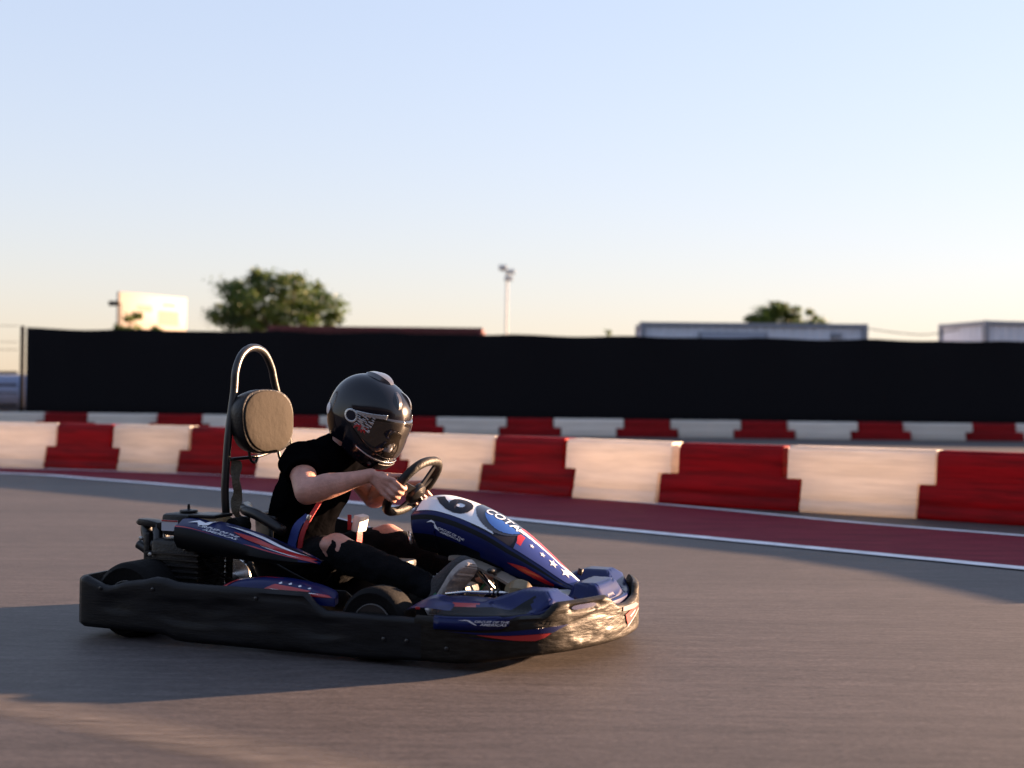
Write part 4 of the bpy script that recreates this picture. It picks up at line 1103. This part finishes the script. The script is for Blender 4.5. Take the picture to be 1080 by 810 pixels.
lathe('spring', [(.014, 0), (.018, .004), (.013, .008), (.018, .012), (.013, .016), (.018, .02), (.013, .024), (.018, .028), (.014, .034)], (.20, -.02, .36), (-.4, -.6, .7), CHROME, K, 16)
tube('shift_rod', [(.13, -.03, .40), (.155, -.06, .36)], .006, CHROME, K, 8); tube('shift_rod', [(.185, -.03, .41), (.20, -.06, .35)], .005, CHROME, K, 8)
box('leak_block', (.27, 0, .135), (.24, .17, .15), BLACKPL, K, .025)  # box added to stop a sun leak on the ground below the kart
box('battery_box', (.06, .02, .25), (.12, .10, .07), BLACKPL, K, .01)

# ---- harness
def strap(name, pts, w_, m, parent, wdir=(0, 1, 0), th_=.004):
    P = cr(pts, 5); bm = bmesh.new(); rings = []; W_ = Vector(wdir).normalized()
    for i, q in enumerate(P):
        t = (P[min(i + 1, len(P) - 1)] - P[max(i - 1, 0)]).normalized(); n_ = t.cross(W_).normalized(); s2 = n_.cross(t).normalized()
        rings.append([q + s2 * w_ / 2 + n_ * th_ / 2, q - s2 * w_ / 2 + n_ * th_ / 2, q - s2 * w_ / 2 - n_ * th_ / 2, q + s2 * w_ / 2 - n_ * th_ / 2])
    add_loft(bm, rings); return fin(name, bm, m, parent, True, auto=40)
hb = strap('lap_belt', [(-.285, -.215, .28), (-.275, -.222, .35), (-.255, -.215, .42), (-.225, -.19, .46)], .036, BELTB, K, (1, 0, .3))
strap('belt_edge', [(-.245, -.215, .30), (-.235, -.222, .37), (-.215, -.215, .43), (-.185, -.185, .50), (-.175, -.165, .53)], .020, BELTR, hb, (1, 0, .3))
box('belt_adjuster', (-.205, -.218, .455), (.014, .012, .022), CHROME, hb, .003, Matrix.Rotation(R(25), 3, 'Y'))
strap('crotch_belt', [(-.10, -.02, .30), (-.09, -.02, .38), (-.10, -.02, .45)], .045, BELTR, hb, (0, 1, 0))
bk = box('buckle', (-.075, -.045, .425), (.035, .075, .066), mat('white_buckle', (.8, .78, .74), .35), hb, .008, Matrix.Rotation(R(12), 3, 'Y'))
box('buckle_edge', (-.10, -.085, .43), (.016, .006, .060), BELTR, bk, .002)

# ------------------------------------------------------------------ driver
drv = empty('person', KC, -TH, 'kart driver in black t-shirt, ripped black trousers and glossy black full-face helmet, gripping the wheel', 'person')
Dv = drv
def hand(s_):
    """s_=-1 right (near) hand. Fingers curl round the rim; returns helper objects"""
    obs = []
    a = R(180) if s_ < 0 else R(0)
    e = .97
    ang0 = R(180 - 3) if s_ < 0 else R(-24)
    base = rimpt(ang0, e)
    tg = (rimpt(ang0 + R(6) * (-1 if s_ < 0 else 1), e) - base).normalized()     # up the rim
    outw = Vector((0, s_, 0)); outw = (outw - tg * outw.dot(tg)).normalized(); fwd = SN.copy(); fwd = (fwd - tg * fwd.dot(tg)).normalized()
    wrist = base - fwd * .105 + outw * .030 - tg * .012
    knk = []
    lens = [.98, 1.05, 1.0, .84]
    for k in range(4):
        c = base + tg * (.031 - .0215 * k)
        f_ = lens[k]
        kn = c + outw * .030 - fwd * .020
        p1 = c + outw * .034 * f_ + fwd * .018 * f_
        p2 = c + outw * .006 + fwd * .031 * f_
        p3 = c - outw * .022 + fwd * .016
        r0 = (.0105, .0098, .0088, .0076) if k < 3 else (.0094, .0086, .0078, .0068)
        obs.append(tapered([(*kn, r0[0]), (*((kn + p1) / 2 + outw * .002), r0[1]), (*p1, r0[1]), (*((p1 + p2) / 2 + (outw + fwd) * .003), r0[2]), (*p2, r0[2]), (*p3, r0[3])], 12))
        obs.append(tapered([(*(wrist + tg * (.010 - .008 * k)), .017), (*((wrist + kn) / 2 + outw * .004), .0135), (*kn, .0115)], 12))
        knk.append(kn)
    obs.append(ellip((wrist + knk[1]) / 2 - outw * .006, (.034, .016, .034)))
    # thumb: leaves the side of the palm near its base and lies along the inner side of the rim
    t0 = wrist + tg * .014 + fwd * .02 - outw * .006; t1 = base + tg * .038 - fwd * .038 - outw * .002; t2 = base + tg * .055 - fwd * .018 - outw * .012; t3 = base + tg * .060 + fwd * .006 - outw * .014
    obs.append(tapered([(*t0, .0165), (*t1, .0125), (*t2, .0105), (*t3, .0085)], 12))
    return obs, wrist
def body():
    obs = []
    # torso, neck
    tor = [(-.37, 0, .21), (-.375, 0, .32), (-.35, 0, .44), (-.305, 0, .55), (-.255, 0, .645), (-.205, 0, .70), (-.165, 0, .745), (-.11, 0, .80)]
    sx = [(.095, .15), (.095, .145), (.095, .14), (.105, .155), (.095, .15), (.06, .085), (.052, .055), (.052, .055)]
    bm = bmesh.new(); P = cr([(a[0], a[2], b[0], b[1]) for a, b in zip(tor, sx)], 4)
    rings = []
    for i, q in enumerate(P):
        t = Vector((P[min(i + 1, len(P) - 1)][0] - P[max(0, i - 1)][0], 0, P[min(i + 1, len(P) - 1)][1] - P[max(0, i - 1)][1])).normalized()
        nx = Vector((t.z, 0, -t.x))
        rings.append([Vector((q[0], 0, q[1])) + nx * q[2] * math.cos(a) + Vector((0, 1, 0)) * q[3] * math.sin(a) for a in [2 * PI * k / 28 for k in range(28)]])
    add_loft(bm, rings); me = bpy.data.meshes.new('t'); bm.to_mesh(me); bm.free(); o = bpy.data.objects.new('t', me); COL.objects.link(o); obs.append(o)
    obs.append(ellip((-.055, 0, .85), (.095, .078, .115), Matrix.Rotation(R(22), 3, 'Y')))
    for s_ in (-1, 1):
        ho, wr = hand(s_); obs += ho
        sh = Vector((-.270, s_ * .175, .660)); el = Vector((-.165, s_ * .300, .558)) if s_ < 0 else Vector((-.20, .31, .50))
        obs.append(tapered([(-.25, s_ * .10, .665, .055), (*sh, .058), (*sh.lerp(el, .45), .050), (*sh.lerp(el, .8), .049), (*el, .048)], 18))
        m1 = el.lerp(wr, .3) + Vector((0, 0, .002)); m2 = el.lerp(wr, .72)
        obs.append(tapered([(*el, .048), (*m1, .050), (*el.lerp(wr, .5), .043), (*m2, .033), (*wr, .0255)], 18))
        obs.append(ellip(wr, (.026, .022, .026)))
        # legs
        hip = Vector((-.35, s_ * .10, .215)); kn = Vector((-.085, s_ * .215, .345)); an = Vector((.315, s_ * .185, .205))
        obs.append(tapered([(*hip, .088), (*hip.lerp(kn, .4), .082), (*hip.lerp(kn, .75), .066), (*kn, .057)], 18))
        obs.append(tapered([(*kn, .057), (*(kn.lerp(an, .3) - Vector((0, 0, .012))), .055), (*kn.lerp(an, .65), .043), (*an, .034)], 18))
        obs.append(ellip(kn + Vector((-.012, -.020, .010)), (.046, .040, .034)))
        obs.append(tapered([(*an, .034), (an.x + .06, an.y, an.z + .01, .032), (an.x + .13, an.y, an.z + .07, .028)], 14))
    return obs
bd = bake(body(), 'body', SKIN, Dv, voxel=.0042, smooth=3)
def fold(a, b, fr):
    def f(co_, n_): return co_ + n_ * (a * noise.noise(co_ * fr) + b * noise.noise(co_ * fr * 2.3 + Vector((3, 1, 7))))
    return f
def shirt():
    obs = []
    tor = [(-.38, 0, .27), (-.38, 0, .34), (-.355, 0, .44), (-.31, 0, .55), (-.26, 0, .640), (-.215, 0, .692), (-.178, 0, .742)]
    sx = [(.124, .172), (.124, .172), (.124, .168), (.134, .182), (.124, .172), (.092, .125), (.066, .073)]
    bm = bmesh.new(); P = cr([(a[0], a[2], b[0], b[1]) for a, b in zip(tor, sx)], 4); rings = []
    for i, q in enumerate(P):
        t = Vector((P[min(i + 1, len(P) - 1)][0] - P[max(0, i - 1)][0], 0, P[min(i + 1, len(P) - 1)][1] - P[max(0, i - 1)][1])).normalized(); nx = Vector((t.z, 0, -t.x))
        rings.append([Vector((q[0], 0, q[1])) + nx * q[2] * math.cos(a) + Vector((0, 1, 0)) * q[3] * math.sin(a) for a in [2 * PI * k / 28 for k in range(28)]])
    add_loft(bm, rings); me = bpy.data.meshes.new('t'); bm.to_mesh(me); bm.free(); o = bpy.data.objects.new('t', me); COL.objects.link(o); obs.append(o)
    for s_ in (-1, 1):
        sh = Vector((-.270, s_ * .175, .660)); el = Vector((-.165, s_ * .300, .558)) if s_ < 0 else Vector((-.20, .31, .50))
        e2 = sh.lerp(el, .42)
        bm = bmesh.new(); pts = cr([(-.25, s_ * .08, .660, .080), (*sh, .080), (*sh.lerp(el, .25), .076), (*e2, .074)], 4)
        add_tube(bm, [Vector(q[:3]) for q in pts], [q[3] for q in pts], 22); me = bpy.data.meshes.new('t'); bm.to_mesh(me); bm.free(); o = bpy.data.objects.new('t', me); COL.objects.link(o); obs.append(o)
        obs.append(ellip(sh + Vector((0, -s_ * .01, .005)), (.080, .080, .078)))
    return obs
tee = bake(shirt(), 't_shirt', CLOTH, Dv, voxel=.006, smooth=3, disp=fold(.012, .007, 11))
def trousers():
    obs = []
    obs.append(ellip((-.395, 0, .225), (.125, .185, .115)))
    for s_ in (-1, 1):
        hip = Vector((-.35, s_ * .10, .215)); kn = Vector((-.085, s_ * .215, .345)); an = Vector((.315, s_ * .185, .205))
        obs.append(tapered([(*hip, .102), (*hip.lerp(kn, .4), .094), (*hip.lerp(kn, .75), .076), (*(kn - Vector((.0, 0, .012))), .060)], 18))
        obs.append(tapered([(*(kn - Vector((0, 0, .012))), .060), (*(kn.lerp(an, .3) - Vector((0, 0, .012))), .066), (*kn.lerp(an, .65), .054), (*an.lerp(kn, .06), .045)], 18))
    return obs
bake(trousers(), 'trousers', TROUS, Dv, voxel=.006, smooth=3, disp=fold(.011, .006, 13))

# shoes
def shoe(s_):
    an = Vector((.315, s_ * .185, .205)); org = Vector((.285, s_ * .185, .175))
    # local frame: length axis points forward-up, sole normal forward-down
    ln = Vector((.63, s_ * .12, .76)).normalized() if s_ < 0 else Vector((.6, .1, .78)).normalized()
    sn = Vector((.74, -.42 if s_ < 0 else .2, -.62)); sn = (sn - ln * sn.dot(ln)).normalized(); wd = ln.cross(sn).normalized()
    org = an + sn * .035 - ln * .035
    def loftz(tab, n_=24):
        rings = []
        for t, w_, hi, lo in tab:      # position, half width, top height, sole height
            ring = []
            for k in range(n_):
                a = 2 * PI * k / n_; ca, sa = math.cos(a), math.sin(a)
                y = w_ * (abs(ca) ** .8) * (1 if ca > 0 else -1); h = (hi if sa > 0 else lo) * (abs(sa) ** .8) * (1 if sa > 0 else -1)
                ring.append(org + ln * t + wd * y - sn * h)
            rings.append(ring)
        return rings
    up_ = cr([(-.028, .012, .02, .01), (-.02, .030, .058, .02), (.01, .036, .075, .024), (.06, .038, .070, .022), (.11, .042, .055, .02), (.16, .046, .042, .02), (.205, .041, .030, .018), (.228, .026, .020, .012), (.236, .008, .008, .004)], 4)
    bm = bmesh.new(); add_loft(bm, loftz([tuple(q) for q in up_])) if False else add_loft(bm, loftz([(q[0], q[1], q[2], q[3]) for q in up_]))
    o = fin('shoe', bm, SHOE, Dv)
    so_ = [(-.034, .012), (-.026, .030), (.0, .038), (.05, .036), (.10, .041), (.16, .050), (.205, .045), (.232, .028), (.242, .008)]
    so_ = cr([(a, b, 0) for a, b in so_], 6); rings = []
    for i, q in enumerate(so_):
        t, w_ = q[0], max(q[1], .002); rg = .0022 * math.sin(t * 520)
        ring = []
        for h, k_ in ((.014, 1.0), (.022, 1.03), (.034, 1.0), (.038 + rg, .9)):
            ring.append((h, w_ * k_))
        rings.append([org + ln * t + sn * h + wd * y for h, y in ring] + [org + ln * t + sn * h - wd * y for h, y in reversed(ring)])
    bm = bmesh.new(); add_loft(bm, rings); fin('sole', bm, SOLE, o, True, auto=40)
    tube('green_band', [org + ln * t + sn * .012 + wd * w_ for t, w_ in ((-.02, -.031), (.01, -.039), (.06, -.038))], .006, GREEN, o, 6)
    bm = bmesh.new()
    for t in (.075, .095, .115, .135): add_tube(bm, [org + ln * t - sn * (.070 - (t - .06) * .35) + wd * y for y in (-.018, 0, .018)], .0025, 6)
    fin('laces', bm, mat('grey_laces', (.3, .3, .32), .8), o)
for s_ in (-1, 1): shoe(s_)

# ---- helmet
HC = Vector((-.065, 0, .848)); HR = Matrix.Rotation(R(-3), 3, 'Z') @ Matrix.Rotation(R(29), 3, 'Y')
def hdir(az, el):    # az 0 = forward, + = left; el up
    return Vector((math.cos(el) * math.cos(az), math.cos(el) * math.sin(az), math.sin(el)))
def hrad(d):
    """distance from centre of the shell surface along direction d (head frame)"""
    a, b, c = .172, .134, .156
    if d.z < 0: c = .205
    e = 2.25
    q = ((abs(d.x) / (a if d.x > 0 else .168)) ** e + (abs(d.y) / b) ** e + (abs(d.z) / c) ** e) ** (-1 / e)
    # chin bar pushed forward, nape tucked in
    if d.x > 0: q *= 1 + .10 * ss(-.05, -.55, d.z) * ss(.15, .8, d.x) if False else 1 + .11 * max(0, min(1, (-d.z - .05) / .5)) * max(0, min(1, (d.x - .1) / .6))
    if d.x < 0: q *= 1 - .10 * max(0, min(1, (-d.z - .25) / .5))
    return q
def hp_(d, off=0): return HC + HR @ (d * (hrad(d) + off))
def helmet():
    bm = bmesh.new(); n_, m_ = 96, 64; rows = []
    elmin = -R(52)
    for j in range(m_ + 1):
        el = elmin + (R(90) - elmin) * j / m_
        rows.append([hp_(hdir(2 * PI * k / n_, el)) for k in range(n_)])
    inner = []
    for q, sc in ((0, .93), (1, .80)): inner.append([HC + HR @ (hdir(2 * PI * k / n_, elmin) * hrad(hdir(2 * PI * k / n_, elmin)) * sc + Vector((0, 0, -.006 + .03 * q))) for k in range(n_)])
    add_loft(bm, [inner[1], inner[0]] + rows[:-1], True, False)
    t = bm.verts.new(rows[-1][0]); bm.verts.ensure_lookup_table()
    base = len(bm.verts) - 1 - n_
    for k in range(n_): bm.faces.new((bm.verts[base + k], bm.verts[base + (k + 1) % n_], t))
    # visor aperture: recess the shell a little where the visor sits
    o = fin('helmet', bm, HELM, Dv, True, auto=60)
    return o
hm = helmet()
def inv(az, el):   # visor outline in head frame
    u = abs(az) / R(88)
    lo = -R(27) + R(12) * u ** 2; hi = R(24) - R(14) * u ** 2
    return u < 1 and lo < el < hi
def hpatch(name, test, off, m, az0, az1, el0, el1, nu=160, nv=70, thick=.003, parent=None):
    bm = bmesh.new(); vs = {}
    def gv(i, j):
        if (i, j) not in vs: vs[(i, j)] = bm.verts.new(hp_(hdir(az0 + (az1 - az0) * i / nu, el0 + (el1 - el0) * j / nv), off))
        return vs[(i, j)]
    for i in range(nu):
        for j in range(nv):
            if test(az0 + (az1 - az0) * (i + .5) / nu, el0 + (el1 - el0) * (j + .5) / nv): bm.faces.new((gv(i, j), gv(i + 1, j), gv(i + 1, j + 1), gv(i, j + 1)))
    o = fin(name, bm, m, parent or hm)
    s = o.modifiers.new('s', 'SOLIDIFY'); s.thickness = thick; s.offset = -1
    return o
# the visor as a smooth mapped sheet
def visor():
    bm = bmesh.new(); rows = []
    for i in range(65):
        u = -1 + 2 * i / 64; az = R(90) * u; q = abs(u)
        lo = -R(30) + R(20) * q ** 2.2; hi = R(22) - R(13) * q ** 2.2
        rows.append([hp_(hdir(az, lo + (hi - lo) * j / 16), .006 - .004 * (abs(2 * j / 16 - 1) ** 8)) for j in range(17)])
    add_loft(bm, rows, False, False); o = fin('visor', bm, VISOR, hm); s = o.modifiers.new('s', 'SOLIDIFY'); s.thickness = .004; s.offset = -1
    return o
vz = visor()
for s_ in (-1, 1):
    # pivot cover with trim
    piv = hpatch('visor_pivot', lambda a, e: ((abs(a) - R(88)) / R(12)) ** 2 + ((e - R(1)) / R(10)) ** 2 < 1, .010, DARKTR, s_ * R(74), s_ * R(102), -R(12), R(14), 40, 40, .008)
    hpatch('pivot_ring', lambda a, e: .55 < ((abs(a) - R(88)) / R(12)) ** 2 + ((e - R(1)) / R(10)) ** 2 < 1, .0115, SILVER, s_ * R(74), s_ * R(102), -R(12), R(14), 60, 60, .002, piv)
    hpatch('silver_trim', lambda a, e: e > R(8) + (R(84) - abs(a)) * .22 and e < R(12) + (R(84) - abs(a)) * .26 and abs(a) < R(84), .0085, SILVER, s_ * R(38), s_ * R(86), R(6), R(28), 80, 60, .003)
    hpatch('side_print', lambda a, e: (noise.noise(Vector((a * 7 + e * 9, e * 26, 2.0 + s_))) > .02) and e < R(9) + (R(84) - abs(a)) * .20 and e > -R(9) + (abs(a) - R(50)) * .05, .0075, SILVER, s_ * R(52), s_ * R(80), -R(10), R(16), 70, 60, .001)
    hpatch('red_print', lambda a, e: (noise.noise(Vector((a * 14 + 9, e * 22, 5.0))) > .0) and e < -R(4) and e > -R(13), .0079, RED, s_ * R(56), s_ * R(76), -R(13), -R(4), 50, 40, .001)
    hpatch('rear_badge', lambda a, e: ((abs(a) - R(143)) / R(8)) ** 2 + ((e + R(14)) / R(8)) ** 2 < 1, .0025, mat('badge_silver', (.6, .6, .62), .4), s_ * R(133), s_ * R(153), -R(24), -R(4), 30, 30, .002)
# top vent, chin vents, rear spoiler
bm = bmesh.new(); rings = []
for i in range(15):
    t = i / 14; el = R(122) - R(44) * t; d0_ = Vector((math.cos(el) * 1, 0, math.sin(el)))
    hgt = .016 * math.sin(PI * min(1, t * 1.0)) ** .6 + .001; wv = .040 * math.sin(PI * (.12 + .80 * t)) + .004
    c = HC + HR @ (d0_ * hrad(d0_)); nrm = HR @ d0_; yy = HR @ Vector((0, 1, 0))
    rings.append([c + yy * wv - nrm * .004, c + yy * wv * .8 + nrm * hgt * .8, c + nrm * hgt, c - yy * wv * .8 + nrm * hgt * .8, c - yy * wv - nrm * .004])
add_loft(bm, rings); fin('top_vent', bm, mat('vent_gloss', (.05, .05, .06), .2, coat=.7), hm, True, auto=50)
for s_ in (-1, 1):
    bm = bmesh.new(); rings = []
    for i in range(10):
        t = i / 9; el = R(62) - R(26) * t; az = s_ * R(18); d0_ = hdir(az, el); c = hp_(d0_); nrm = HR @ d0_; yy = nrm.cross(HR @ Vector((1, 0, 0))).normalized()
        hgt = .007 * math.sin(PI * t) + .001; wv = .012
        rings.append([c + yy * wv - nrm * .003, c + yy * wv * .7 + nrm * hgt, c - yy * wv * .7 + nrm * hgt, c - yy * wv - nrm * .003])
    add_loft(bm, rings); fin('brow_vent', bm, mat('vent_gloss', (.05, .05, .06), .2, coat=.7), hm, True, auto=50)
hpatch('chin_vent', lambda a, e: abs(a) < R(22) and -R(44) < e < -R(36), .004, BLACKPL, -R(24), R(24), -R(46), -R(34), 40, 20, .006)
hpatch('chin_line', lambda a, e: abs(e + R(33)) < R(.7), .0035, SILVER, -R(60), R(20), -R(36), -R(30), 60, 40, .002)
